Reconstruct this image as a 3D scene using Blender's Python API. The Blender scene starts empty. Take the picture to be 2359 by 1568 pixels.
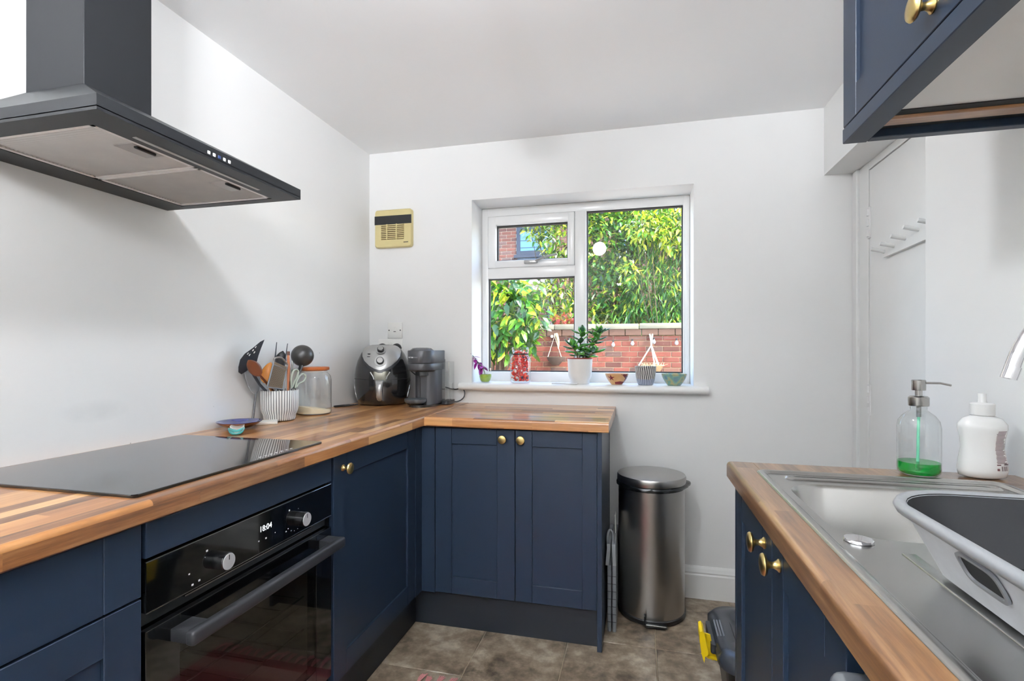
import bpy, bmesh, math, random
from mathutils import Vector, Matrix, Euler
PI = math.pi
SC = bpy.context.scene
C = SC.collection
random.seed(7)

# ------------------------------------------------------------------ camera
F_PX, YAW, HOR = 1178.0, 0.2435, 807.8
CAM = Vector((1.4796, -2.6128, 1.1885))
cd = bpy.data.cameras.new('camera'); cam = bpy.data.objects.new('camera', cd); C.objects.link(cam)
cd.sensor_width = 36; cd.lens = 36 * F_PX / 2359; cd.shift_y = (HOR - 784) / 2359
cd.clip_start = 0.02; cd.clip_end = 200
cam.location = CAM; cam.rotation_euler = (PI / 2, 0, YAW); SC.camera = cam

# ------------------------------------------------------------------ sky, sun, exposure
w = bpy.data.worlds.new('sky'); SC.world = w; w.use_nodes = True
nt = w.node_tree; bg = nt.nodes['Background']
sky = nt.nodes.new('ShaderNodeTexSky'); sky.sky_type = 'NISHITA'; sky.sun_disc = False
sky.sun_elevation = math.radians(48); sky.sun_rotation = math.radians(120)
nt.links.new(sky.outputs[0], bg.inputs[0]); bg.inputs[1].default_value = 1.6
sd = bpy.data.lights.new('sun', 'SUN'); sun = bpy.data.objects.new('sun', sd); C.objects.link(sun)
sd.energy = 11.0; sd.angle = 0.01; sd.color = (1.0, 0.95, 0.86)
sun.rotation_euler = Vector((-0.56, 0.20, -0.80)).to_track_quat('-Z', 'Y').to_euler()
cy_ = SC.cycles; cy_.max_bounces = 7; cy_.diffuse_bounces = 5; cy_.glossy_bounces = 3; cy_.transmission_bounces = 6; cy_.transparent_max_bounces = 8
SC.view_settings.view_transform = 'Standard'; SC.view_settings.look = 'None'
SC.view_settings.exposure = 0.26; SC.view_settings.gamma = 1.0; SC.view_settings.use_curve_mapping = False
BULB = 150.0         # emission strength of the ceiling lamp's globe
FILL_TUBE = 1050.0         # and of the fill tube added at the rear of the room
LAMP_COL = (.93, .96, 1.02)

# ------------------------------------------------------------------ helpers
def at(u, v, x=None, y=None, z=None):
    "the point of a plane x=, y= or z= that a spot of the 2359x1568 photograph lies on"
    a = (u - 1179.5) / F_PX; b = -(v - HOR) / F_PX; s, c = math.sin(YAW), math.cos(YAW)
    d = Vector((-s + a * c, c + a * s, b))
    t = ((x - CAM.x) / d.x) if x is not None else ((y - CAM.y) / d.y) if y is not None else (z - CAM.z) / d.z
    return CAM + d * t

def lin(c):
    return tuple(((v / 255) / 12.92 if v / 255 <= .04045 else ((v / 255 + .055) / 1.055) ** 2.4) for v in c) + (1,)

class NG:
    def __init__(s, name):
        s.m = bpy.data.materials.new(name); s.m.use_nodes = True; s.t = s.m.node_tree
        s.b = s.t.nodes['Principled BSDF']; s.out = s.t.nodes['Material Output']
    def n(s, typ, **k):
        o = s.t.nodes.new(typ)
        for a, v in k.items(): setattr(o, a, v)
        return o
    def l(s, a, b): s.t.links.new(a, b)
    def math(s, op, a, b=None, c=None):
        o = s.n('ShaderNodeMath', operation=op)
        for i, v in enumerate((a, b, c)):
            if v is None: continue
            if isinstance(v, (int, float)): o.inputs[i].default_value = v
            else: s.l(v, o.inputs[i])
        return o.outputs[0]
    def pos(s, obj=False):
        return s.n('ShaderNodeTexCoord').outputs['Object'] if obj else s.n('ShaderNodeNewGeometry').outputs['Position']
    def xyz(s, v):
        o = s.n('ShaderNodeSeparateXYZ'); s.l(v, o.inputs[0]); return o.outputs
    def comb(s, x, y, z):
        o = s.n('ShaderNodeCombineXYZ')
        for i, v in enumerate((x, y, z)):
            if isinstance(v, (int, float)): o.inputs[i].default_value = v
            else: s.l(v, o.inputs[i])
        return o.outputs[0]
    def noise(s, vec, scale, detail=4, rough=.55):
        o = s.n('ShaderNodeTexNoise'); o.inputs['Scale'].default_value = scale
        o.inputs['Detail'].default_value = detail; o.inputs['Roughness'].default_value = rough
        if vec is not None: s.l(vec, o.inputs['Vector'])
        return o.outputs['Fac']
    def ramp(s, fac, stops):
        o = s.n('ShaderNodeValToRGB'); e = o.color_ramp.elements
        while len(e) < len(stops): e.new(.5)
        for i, (p, c) in enumerate(stops): e[i].position = p; e[i].color = lin(c)
        s.l(fac, o.inputs[0]); return o.outputs[0]
    def mix(s, fac, a, b, mode='MIX'):
        o = s.n('ShaderNodeMix', data_type='RGBA', blend_type=mode)
        for i, v in ((0, fac), (6, a), (7, b)):
            if isinstance(v, (int, float)): o.inputs[i].default_value = v
            elif isinstance(v, tuple): o.inputs[i].default_value = v
            else: s.l(v, o.inputs[i])
        return o.outputs[2]
    def bump(s, h, strength=.2, dist=.002):
        o = s.n('ShaderNodeBump'); o.inputs['Strength'].default_value = strength; o.inputs['Distance'].default_value = dist
        s.l(h, o.inputs['Height']); s.l(o.outputs[0], s.b.inputs['Normal'])
    def set(s, **k):
        for a, v in k.items(): s.b.inputs[a.replace('_', ' ')].default_value = v

def M(name, col, rough=.5, metal=0, var=.06, vscale=6, bump=0, bscale=80, emit=0, coat=0, spec=.5):
    g = NG(name); g.set(Roughness=rough, Metallic=metal)
    g.b.inputs['Specular IOR Level'].default_value = spec
    c = lin(col)
    if var:
        f = g.noise(g.pos(), vscale, 3)
        a = tuple(max(0, v * (1 - var)) for v in c[:3]) + (1,); b = tuple(min(1, v * (1 + var)) for v in c[:3]) + (1,)
        g.l(g.mix(f, a, b), g.b.inputs['Base Color'])
    else: g.b.inputs['Base Color'].default_value = c
    if bump: g.bump(g.noise(g.pos(), bscale, 4), bump)
    if emit: g.b.inputs['Emission Color'].default_value = c; g.b.inputs['Emission Strength'].default_value = emit
    if coat: g.b.inputs['Coat Weight'].default_value = coat; g.b.inputs['Coat Roughness'].default_value = .05
    return g.m

def glass_mat(name, tint=(1, 1, 1), refl=1.0, rough=0.0):
    "thin sheet glass: clear with a fresnel reflection"
    g = NG(name); g.t.nodes.remove(g.b)
    tr = g.n('ShaderNodeBsdfTransparent'); tr.inputs[0].default_value = tint + (1,)
    gl = g.n('ShaderNodeBsdfGlossy'); gl.inputs['Roughness'].default_value = rough
    fr = g.n('ShaderNodeLayerWeight'); fr.inputs[0].default_value = .5
    mx = g.n('ShaderNodeMixShader'); k = g.math('MULTIPLY_ADD', g.math('POWER', fr.outputs['Facing'], 5.0), .8, .04)
    g.l(g.math('MULTIPLY', k, refl), mx.inputs[0]); g.l(tr.outputs[0], mx.inputs[1]); g.l(gl.outputs[0], mx.inputs[2])
    g.l(mx.outputs[0], g.out.inputs[0]); return g.m

def wood_staves(name, along='y', wide=.034, length=.34, tones=None, rough=.28):
    "solid wood block worktop: glued staves with their own tone and grain"
    g = NG(name); x, y, z = g.xyz(g.pos())
    u, v = (y, g.math('ADD', x, z)) if along == 'y' else (x, g.math('ADD', y, z))
    row = g.math('FLOOR', g.math('DIVIDE', v, wide))
    wn = g.n('ShaderNodeTexWhiteNoise', noise_dimensions='1D'); g.l(row, wn.inputs['W'])
    col = g.math('FLOOR', g.math('ADD', g.math('DIVIDE', u, length), g.math('MULTIPLY', wn.outputs[0], 9.0)))
    w2 = g.n('ShaderNodeTexWhiteNoise', noise_dimensions='2D'); g.l(g.comb(row, col, 0), w2.inputs['Vector'])
    tone = g.ramp(w2.outputs[0], tones or [(0, (60, 36, 22)), (.12, (98, 60, 34)), (.3, (140, 92, 52)), (.6, (168, 116, 68)), (.85, (196, 146, 92)), (1, (222, 178, 124))])
    vec = g.comb(g.math('MULTIPLY', u, 5.0), g.math('MULTIPLY', v, 70.0), g.math('MULTIPLY', w2.outputs[0], 40.0))
    gr = g.noise(vec, 1.0, 6, .65)
    c = g.mix(.30, tone, g.ramp(gr, [(.30, (70, 42, 24)), (.48, (160, 108, 64)), (.70, (216, 166, 112))]))
    g.l(c, g.b.inputs['Base Color']); g.set(Roughness=rough); g.b.inputs['Coat Weight'].default_value = .45; g.b.inputs['Coat Roughness'].default_value = .10
    g.bump(gr, .06); return g.m

# ---- meshes
def nb(): return bmesh.new()
def box(bm, x0, x1, y0, y1, z0, z1, bev=0, seg=2):
    r = bmesh.ops.create_cube(bm, size=1); vs = r['verts']
    for q in vs: q.co = Vector(((x0 + x1) / 2 + q.co.x * (x1 - x0), (y0 + y1) / 2 + q.co.y * (y1 - y0), (z0 + z1) / 2 + q.co.z * (z1 - z0)))
    if bev:
        es = list({e for q in vs for e in q.link_edges})
        bmesh.ops.bevel(bm, geom=es, offset=bev, segments=seg, profile=.5, affect='EDGES')
    return bm
def lathe(bm, prof, seg=32, ctr=(0, 0, 0), axis=None, radial=None):
    "turn a profile of (radius, height) about z, or about axis; radial(angle, radius, height) reshapes the radius"
    Mx = Matrix.Translation(Vector(ctr))
    if axis is not None: Mx = Mx @ Vector(axis).to_track_quat('Z', 'Y').to_matrix().to_4x4()
    rings = []
    for r, h in prof:
        if r <= 1e-6: rings.append([bm.verts.new(Mx @ Vector((0, 0, h)))]); continue
        ring = []
        for i in range(seg):
            a = 2 * PI * i / seg; rr = radial(a, r, h) if radial else r
            ring.append(bm.verts.new(Mx @ Vector((rr * math.cos(a), rr * math.sin(a), h))))
        rings.append(ring)
    for A, B in zip(rings, rings[1:]):
        if len(A) == 1 and len(B) == 1: continue
        for i in range(seg):
            j = (i + 1) % seg
            if len(A) == 1: bm.faces.new((A[0], B[j], B[i]))
            elif len(B) == 1: bm.faces.new((A[i], A[j], B[0]))
            else: bm.faces.new((A[i], A[j], B[j], B[i]))
    return bm
def tube(bm, pts, rad, seg=8, caps=True, flat=None):
    "sweep a round (or flat = (wide, thick)) section along points"
    pts = [Vector(p) for p in pts]; n = len(pts); rs = rad if isinstance(rad, (list, tuple)) else [rad] * n
    up = Vector((0, 0, 1)); rings = []; last = None
    for i in range(n):
        d = (pts[min(i + 1, n - 1)] - pts[max(i - 1, 0)]).normalized()
        if last is None:
            s = d.cross(up if abs(d.z) < .95 else Vector((1, 0, 0))).normalized()
        else: s = (last - d * last.dot(d)).normalized()
        last = s; t = d.cross(s)
        ring = []
        for k in range(seg):
            a = 2 * PI * k / seg
            fx, fy = (flat if flat else (1, 1))
            ring.append(bm.verts.new(pts[i] + s * math.cos(a) * rs[i] * fx + t * math.sin(a) * rs[i] * fy))
        rings.append(ring)
    for A, B in zip(rings, rings[1:]):
        for k in range(seg):
            bm.faces.new((A[k], A[(k + 1) % seg], B[(k + 1) % seg], B[k]))
    if caps and seg > 2:
        bm.faces.new(rings[0][::-1]); bm.faces.new(rings[-1])
    return bm
def prism(bm, pts, ext):
    "extrude a flat polygon of 3-D points along the vector ext"
    e = Vector(ext); A = [bm.verts.new(Vector(p)) for p in pts]; B = [bm.verts.new(Vector(p) + e) for p in pts]
    bm.faces.new(A); bm.faces.new(B[::-1])
    for i in range(len(A)):
        j = (i + 1) % len(A); bm.faces.new((A[j], A[i], B[i], B[j]))
    return bm
def loft(bm, rings, cap=True, closed=True):
    R = [[bm.verts.new(Vector(p)) for p in r] for r in rings]
    n = len(R[0])
    for A, B in zip(R, R[1:]):
        for i in range(n if closed else n - 1):
            j = (i + 1) % n; bm.faces.new((A[i], A[j], B[j], B[i]))
    if cap: bm.faces.new(R[0][::-1]); bm.faces.new(R[-1])
    return bm
def rrect(x0, x1, y0, y1, r, z, n=5):
    "points round a rectangle with rounded corners"
    out = []
    for cx, cy, a0 in ((x1 - r, y1 - r, 0), (x0 + r, y1 - r, PI / 2), (x0 + r, y0 + r, PI), (x1 - r, y0 + r, 1.5 * PI)):
        for i in range(n + 1):
            a = a0 + (PI / 2) * i / n; out.append((cx + r * math.cos(a), cy + r * math.sin(a), z))
    return out
def curve_pts(ctrl, n=8):
    "smooth (Catmull-Rom) path through control points"
    P = [Vector(p) for p in ctrl]; P = [P[0] * 2 - P[1]] + P + [P[-1] * 2 - P[-2]]; out = []
    for i in range(1, len(P) - 2):
        a, b, c, d = P[i - 1:i + 3]
        for k in range(n):
            t = k / n
            out.append(.5 * ((2 * b) + (c - a) * t + (2 * a - 5 * b + 4 * c - d) * t * t + (3 * b - a - 3 * c + d) * t ** 3))
    out.append(P[-2]); return out

# ---- objects
ORG = {}
def thing(name, label, cat, loc=(0, 0, 0), group=None, kind=None):
    o = bpy.data.objects.new(name, None); C.objects.link(o); o.location = loc; o.empty_display_size = .05
    ORG[o] = Vector(loc); tag(o, label, cat, group, kind); return o
def tag(o, label=None, cat=None, group=None, kind=None):
    if label: o['label'] = label
    if cat: o['category'] = cat
    if group: o['group'] = group
    if kind: o['kind'] = kind
    return o
def obj(name, bm, mat, parent=None, smooth=None, base=None, kind=None, fix=True):
    "one mesh object from a bmesh in world coordinates; origin at the thing's base"
    if fix: bmesh.ops.recalc_face_normals(bm, faces=bm.faces)
    org = ORG[parent] if parent is not None else Vector(base or (0, 0, 0))
    bmesh.ops.translate(bm, verts=bm.verts, vec=-org)
    me = bpy.data.meshes.new(name); bm.to_mesh(me); bm.free()
    for m_ in (mat if isinstance(mat, (list, tuple)) else [mat]): me.materials.append(m_)
    o = bpy.data.objects.new(name, me); C.objects.link(o); ORG[o] = org
    if parent is not None: o.parent = parent
    else: o.location = org
    if smooth is not None:
        for p in me.polygons: p.use_smooth = True
        if smooth < 180:
            me.set_sharp_from_angle(angle=math.radians(smooth))
    if kind: o['kind'] = kind
    return o
def sub(o, n=2):
    m_ = o.modifiers.new('smooth', 'SUBSURF'); m_.levels = n; m_.render_levels = n; return o
def inst(name, me, loc, parent=None, rot=(0, 0, 0), scale=(1, 1, 1)):
    o = bpy.data.objects.new(name, me); C.objects.link(o); o.rotation_euler = rot; o.scale = scale
    if parent is not None: o.parent = parent; o.location = Vector(loc) - ORG[parent]
    else: o.location = loc
    return o
def mesh_of(name, bm, mats, smooth=None):
    bmesh.ops.recalc_face_normals(bm, faces=bm.faces)
    me = bpy.data.meshes.new(name); bm.to_mesh(me); bm.free()
    for m_ in (mats if isinstance(mats, (list, tuple)) else [mats]): me.materials.append(m_)
    if smooth:
        for p in me.polygons: p.use_smooth = True
        me.set_sharp_from_angle(angle=math.radians(smooth))
    return me
def text(name, s, size, origin, xdir, ydir, mat, parent, depth=.0006, bold=0):
    cu = bpy.data.curves.new('t', 'FONT'); cu.body = s; cu.size = size; cu.extrude = depth; cu.align_x = 'CENTER'; cu.align_y = 'CENTER'; cu.offset = bold
    tmp = bpy.data.objects.new('t', cu); C.objects.link(tmp); dg = bpy.context.evaluated_depsgraph_get()
    me = bpy.data.meshes.new_from_object(tmp.evaluated_get(dg)); bpy.data.objects.remove(tmp); bpy.data.curves.remove(cu)
    X, Y = Vector(xdir).normalized(), Vector(ydir).normalized(); Z = X.cross(Y)
    Mx = Matrix.Translation(Vector(origin)) @ Matrix((X, Y, Z)).transposed().to_4x4()
    bm = nb(); bm.from_mesh(me); bmesh.ops.transform(bm, matrix=Mx, verts=bm.verts); bpy.data.meshes.remove(me)
    return obj(name, bm, mat, parent, fix=False)
# run frames: a along the run, b out of the front, c up
def run_left(xf): return lambda a, b, c: Vector((xf + b, a, c))
def run_back(yf): return lambda a, b, c: Vector((a, yf - b, c))
def run_right(xf): return lambda a, b, c: Vector((xf - b, a, c))
def bxm(bm, m, a0, a1, b0, b1, c0, c1, bev=0, seg=2):
    p, q = m(a0, b0, c0), m(a1, b1, c1)
    return box(bm, min(p.x, q.x), max(p.x, q.x), min(p.y, q.y), max(p.y, q.y), min(p.z, q.z), max(p.z, q.z), bev, seg)

# ------------------------------------------------------------------ materials
def wall_paint(name, col):
    g = NG(name); p = g.pos(); c = lin(col)
    f = g.noise(p, 1.6, 3)
    g.l(g.mix(f, tuple(v * .965 for v in c[:3]) + (1,), tuple(min(1, v * 1.02) for v in c[:3]) + (1,)), g.b.inputs['Base Color'])
    g.set(Roughness=.62); g.bump(g.noise(p, 26, 5, .6), .10, .0025); return g.m
def wall_left_paint():
    g = NG('white wall with grease marks'); p = g.pos(); c = lin((231, 231, 229))
    f = g.noise(p, 1.6, 3); base = g.mix(f, tuple(v * .965 for v in c[:3]) + (1,), c)
    n = g.n('ShaderNodeTexVoronoi'); n.inputs['Scale'].default_value = 11; g.l(p, n.inputs['Vector'])
    spot = g.math('LESS_THAN', n.outputs['Distance'], .022)
    x, y, z = g.xyz(p)
    dist = g.math('ADD', g.math('POWER', g.math('DIVIDE', g.math('ADD', y, 1.50), .10), 2.0), g.math('POWER', g.math('DIVIDE', g.math('SUBTRACT', z, 1.02), .035), 2.0))
    sm = g.math('MULTIPLY', g.math('MAXIMUM', g.math('SUBTRACT', 1.0, dist), 0.0), g.noise(p, 24, 4))
    low = g.math('LESS_THAN', z, 1.22)
    col = g.mix(g.math('MULTIPLY', sm, .18), base, lin((120, 122, 122)))
    col = g.mix(g.math('MULTIPLY', g.math('MULTIPLY', spot, low), .6), col, lin((90, 90, 88)))
    g.l(col, g.b.inputs['Base Color']); g.set(Roughness=.62); g.bump(g.noise(p, 26, 5, .6), .10, .0025); return g.m
mWall = wall_paint('white wall paint', (231, 231, 229)); mWallL = wall_left_paint()
mCeil = wall_paint('white ceiling paint', (246, 247, 247))
mNavy = M('navy cabinet paint', (28, 39, 54), .36, var=.05, bump=.02, bscale=120, spec=.33)
mNavyDk = M('navy carcass and shaded plinth', (15, 20, 28), .5)  # darker navy; the shade on the plinths is put into it
mBlackGap = M('painted recess shadow', (10, 11, 12), .7)
mBrass = M('brushed brass', (206, 182, 122), .28, 1, var=.1, vscale=60)
mSteel = M('brushed stainless steel', (176, 175, 172), .26, 1, var=.08, vscale=30, bump=.03, bscale=200)
mSteelBin = M('satin stainless steel', (176, 174, 171), .30, 1, var=.06, vscale=12)
mSink = M('sink stainless steel', (184, 183, 180), .27, 1, var=.06, vscale=14, bump=.02, bscale=150)
mChrome = M('chrome', (225, 225, 228), .04, 1, var=0)
mHood = M('charcoal hood enamel', (27, 29, 32), .42, var=.05, bump=.02, bscale=150, spec=.3)
mAlu = M('aluminium filter', (168, 164, 160), .40, .6, var=.10, vscale=18)
mBlack = M('black plastic', (20, 21, 23), .38, var=.05)
mBlackGl = M('gloss black plastic', (22, 22, 23), .16, var=.04, coat=.5)
mBlackSoft = M('matt black plastic', (34, 35, 38), .46, var=.05)
mGlassBlk = M('black glass', (7, 8, 9), .05, var=0, coat=.4)
mSilverP = M('silver grey plastic', (170, 170, 168), .30, .6, var=.05)
mWhiteP = M('white plastic', (232, 231, 226), .32, var=.03)
mUPVC = M('white frame plastic', (236, 236, 234), .24, var=.02)
mGasket = M('black rubber gasket', (24, 23, 22), .6)
mGloss = M('white gloss paint', (236, 236, 233), .30, var=.03)
mTrimW = M('white satin trim paint', (228, 228, 226), .36, var=.04)
mWoodY = wood_staves('block wood running away', 'y'); mWoodX = wood_staves('block wood running across', 'x')
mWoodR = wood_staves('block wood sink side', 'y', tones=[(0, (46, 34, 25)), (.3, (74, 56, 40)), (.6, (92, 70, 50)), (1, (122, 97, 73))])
mGlass = glass_mat('window glass', (1, 1, 1), .4); mJarGlass = glass_mat('clear glass', (.96, .975, .97), 2.0); mOvenGlass = glass_mat('smoked oven glass', (.58, .56, .53), 1.6)
mWhiteMark = M('white print', (225, 225, 225), .5, var=0)
mDisplay = M('lit display digits', (240, 245, 250), .5, var=0, emit=.9)
mGreyP = M('grey plastic', (120, 124, 128), .42, var=.06)

def tile_mat():
    g = NG('brown stone floor tile'); p = g.pos()
    oi = g.n('ShaderNodeObjectInfo'); 
    x, y, z = g.xyz(p)
    vec = g.comb(x, y, g.math('MULTIPLY', oi.outputs['Random'], 7.0))
    n1 = g.noise(vec, 5.5, 7, .62); n2 = g.noise(vec, 22, 5, .6)
    c = g.ramp(n1, [(.32, (64, 54, 44)), (.44, (112, 97, 80)), (.55, (144, 129, 110)), (.66, (190, 178, 160))])
    c = g.mix(g.math('MULTIPLY', n2, .55), c, g.ramp(n2, [(.35, (58, 48, 40)), (.65, (172, 158, 138))]))
    g.l(c, g.b.inputs['Base Color']); g.set(Roughness=.33); g.bump(n1, .12, .003); return g.m
mTile = tile_mat(); mGrout = M('pale tile grout', (176, 160, 136), .8, bump=.1, bscale=300)

# ------------------------------------------------------------------ the room
H = 2.2987; XR = 2.30; YB = -4.30
RECY, RX = -.849, 2.425          # end of the near right wall, depth of the recess with the door
WX0, WX1, WZ0, WZ1 = .608, 1.736, 1.0, 1.997
fl = obj('floor', box(nb(), -.1, 2.7, YB - .1, .26, -.12, -.0045), mGrout, kind='structure')
tl = mesh_of('tile', box(nb(), -.1725, .1725, -.1725, .1725, -.010, 0, .0022, 1), mTile, 40)
for i in range(-3, 5):
    for j in range(0, 14):
        x0, y0 = .849 + .348 * i, -.842 + .348 * (2 - j)
        cx, cy = x0 + .174, y0 + .174
        if cx < -.1 or cx > 2.55 or cy > .1 or cy < YB - .1: continue
        inst('floor_tile', tl, (cx, cy, random.uniform(-.0006, .0004)), fl)
obj('ceiling', box(nb(), -.1, 2.7, YB - .1, .26, H, H + .12), mCeil, kind='structure')
obj('wall_left', box(nb(), -.12, 0, YB - .1, .26, -.01, H), mWallL, kind='structure')
bm = nb()
box(bm, 0, WX0, 0, .26, -.01, H); box(bm, WX1, 2.7, 0, .26, -.01, H); box(bm, WX0, WX1, 0, .26, -.01, WZ0 - .02); box(bm, WX0, WX1, 0, .26, WZ1, H)
obj('wall_back', bm, mWall, kind='structure')
bm = nb()
box(bm, XR, XR + .25, YB - .1, RECY, -.01, H, .006, 2); box(bm, XR, XR + .25, RECY - .01, .0, 1.990, H)
box(bm, RX + .06, XR + .25, RECY - .01, 0, -.01, 1.992)
obj('wall_right', bm, mWall, kind='structure')
obj('wall_rear', box(nb(), -.1, 2.6, YB - .12, YB, -.01, H), mWall, kind='structure')
# door in the recess with its frame, hinges
tr = obj('trim_1', nb(), mTrimW, kind='structure')
bm = nb(); box(bm, RX, RX + .07, -.138, -.001, 0, 1.989, .002, 1); box(bm, RX, RX + .07, RECY, -.138, 1.958, 1.989, .002, 1); box(bm, RX - .012, RX + .01, -.05, -.001, 0, 1.989, .004, 2)
bm.to_mesh(tr.data); bm.free()
for p in tr.data.polygons: p.use_smooth = False
d1 = obj('door_1', box(nb(), RX + .004, RX + .045, RECY + .004, -.1425, .006, 1.954, .0015, 1), mTrimW, kind='structure')
obj('gap_shade', box(nb(), RX + .022, RX + .03, -.1424, -.1382, .01, 1.957), M('dark door gap shade', (60, 54, 46), .8), d1)  # shade of the door gap made as dark strips
obj('gap_shade', box(nb(), RX + .022, RX + .03, RECY + .01, -.1425, 1.9545, 1.9578), M('dark door gap shade', (60, 54, 46), .8), d1)
for zc in (1.735, .985):
    for k in range(3):
        bm = nb(); tube(bm, [(RX + .001, -.140, zc - .062 + k * .044), (RX + .001, -.140, zc - .034 + k * .044)], .008, 10); obj('hinge_knuckle', bm, mTrimW, d1, 40)
    obj('hinge_leaf', box(nb(), RX - .0005, RX + .006, -.155, -.128, zc - .07, zc + .062, .001, 1), mTrimW, d1)
bb = nb()
prof = [(0, 0), (.018, 0), (.018, .112), (.013, .118), (.016, .126), (.010, .142), (.004, .152), (0, .152)]
for x0, x1 in ((1.366, RX),): loft(bb, [[(x, -o, z) for o, z in prof] for x in (x0, x1)])
obj('baseboard_back', bb, mGloss, kind='structure')

# ------------------------------------------------------------------ window
win = thing('window_1', 'white plastic window with a small top opener and view of garden', 'window', (1.17, .18, WZ0), kind='structure')
FY0, FY1 = .180, .245
def ring(bm, x0, x1, z0, z1, l, r, b, t, y0, y1, bev=.006):
    box(bm, x0, x0 + l, y0, y1, z0, z1, bev, 2); box(bm, x1 - r, x1, y0, y1, z0, z1, bev, 2)
    box(bm, x0 + l - bev, x1 - r + bev, y0, y1, z1 - t, z1, bev, 2); box(bm, x0 + l - bev, x1 - r + bev, y0, y1, z0, z0 + b, bev, 2)
bm = nb(); ring(bm, WX0, WX1, 1.012, WZ1, .037, .034, .060, .048, FY0, FY1); obj('outer_frame', bm, mUPVC, win, 30)
obj('mullion', box(nb(), 1.137, 1.202, FY0 + .001, FY1, 1.06, 1.96, .008, 2), mUPVC, win, 30)
obj('transom', box(nb(), .640, 1.142, FY0 + .002, FY1, 1.598, 1.660, .008, 2), mUPVC, win, 30)
sash = nb(); ring(sash, .646, 1.137, 1.657, 1.948, .048, .037, .040, .050, FY0 - .010, FY1 - .01, .007); sash = obj('opening_sash', sash, mUPVC, win, 30)
def pane(name, x0, x1, z0, z1, parent, y=.215):
    bm = nb(); ring(bm, x0 - .004, x1 + .004, z0 - .004, z1 + .004, .010, .010, .010, .012, y - .020, y + .004, .001); g = obj('gasket', bm, mGasket, parent)
    return obj(name, box(nb(), x0, x1, y - .003, y + .003, z0, z1), mGlass, parent)
pane('glass_pane', .645, 1.138, 1.072, 1.600, win); pane('glass_pane', 1.202, 1.702, 1.072, 1.950, win); pane('glass_pane', .694, 1.100, 1.697, 1.898, win)
hn = nb(); box(hn, .86, .935, .150, .172, 1.672, 1.692, .005, 2); tube(hn, curve_pts([(.925, .155, 1.684), (.955, .148, 1.694), (1.0, .150, 1.708), (1.045, .155, 1.716)], 5), [.006] * 16, 8); obj('stay_handle', hn, mSilverP, win, 40)
sill = nb(); pr = [(.19, 1.018), (-.032, 1.018), (-.047, 1.012), (-.052, 1.000), (-.048, .988), (-.036, .981), (-.002, .979), (-.002, .986), (.19, .986)]
loft(sill, [[(x, y, z) for y, z in pr] for x in (.548, 1.800)])
# the part inside the opening is as wide as the opening: trim the back part to it
for v in sill.verts:
    if v.co.y > -.0021 and v.co.y > 0: v.co.x = max(WX0 + .001, min(WX1 - .001, v.co.x))
obj('trim_sill', sill, mGloss, None, 50, kind='structure')

# ------------------------------------------------------------------ ceiling lamp (its globe lights the room), added fill tube
mBulb = M('lit opal globe', (255, 250, 242), .5, var=0, emit=1)
mFillTube = M('lit added fill tube', (255, 250, 242), .5, var=0, emit=1)
for m_, e_ in ((mBulb, BULB), (mFillTube, FILL_TUBE)):
    b_ = m_.node_tree.nodes['Principled BSDF']; b_.inputs['Emission Strength'].default_value = e_; b_.inputs['Emission Color'].default_value = LAMP_COL + (1,)
def lamp(x, y, label):
    t = thing('ceiling_lamp', label, 'lamp', (x, y, H))
    bm = nb(); lathe(bm, [(0, 0), (.055, 0), (.055, -.012), (.03, -.022), (0, -.022)], 32, (x, y, H)); obj('ceiling_rose', bm, mWhiteP, t, 40)
    bm = nb(); tube(bm, [(x, y, H - .02), (x, y, H - .10)], .008, 10); obj('stem', bm, mWhiteP, t, 40)
    bm = nb(); bmesh.ops.create_uvsphere(bm, u_segments=32, v_segments=18, radius=.062, matrix=Matrix.Translation((x, y, H - .155))); obj('globe', bm, mBulb, t, 180)
    return t
lamp(1.12, -1.80, 'white opal globe lamp hanging from the ceiling over the kitchen')
t = thing('added_fill_tube', 'added unseen tube uplighter giving fill from the rear', 'lamp', (1.25, -3.6, H))  # tube added out of view to raise the fill light
for y in (-3.05, -4.15): bm = nb(); tube(bm, [(1.25, y, H), (1.25, y, 1.95)], .004, 8); obj('suspension_rod', bm, mWhiteP, t)
bm = nb(); tube(bm, [(1.25, -3.02, 1.99), (1.25, -4.18, 1.99)], .022, 16); obj('tube', bm, mFillTube, t, 60)
bm = nb(); loft(bm, [[(1.25 + r * math.cos(a), y, 1.99 + r * math.sin(a)) for r, a in [(.050, PI + .1 + (PI - .2) * i / 12) for i in range(13)] + [(.046, 2 * PI - .1 - (PI - .2) * i / 12) for i in range(13)]] for y in (-2.99, -4.21)]); obj('trough', bm, mWhiteP, t, 40)  # added trough turns the fill light up to the ceiling
for y in (-3.0, -4.2): bm = nb(); tube(bm, [(1.25, y - .02, 1.99), (1.25, y + .02, 1.99)], .025, 16); obj('end_cap', bm, mWhiteP, t, 40)

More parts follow.
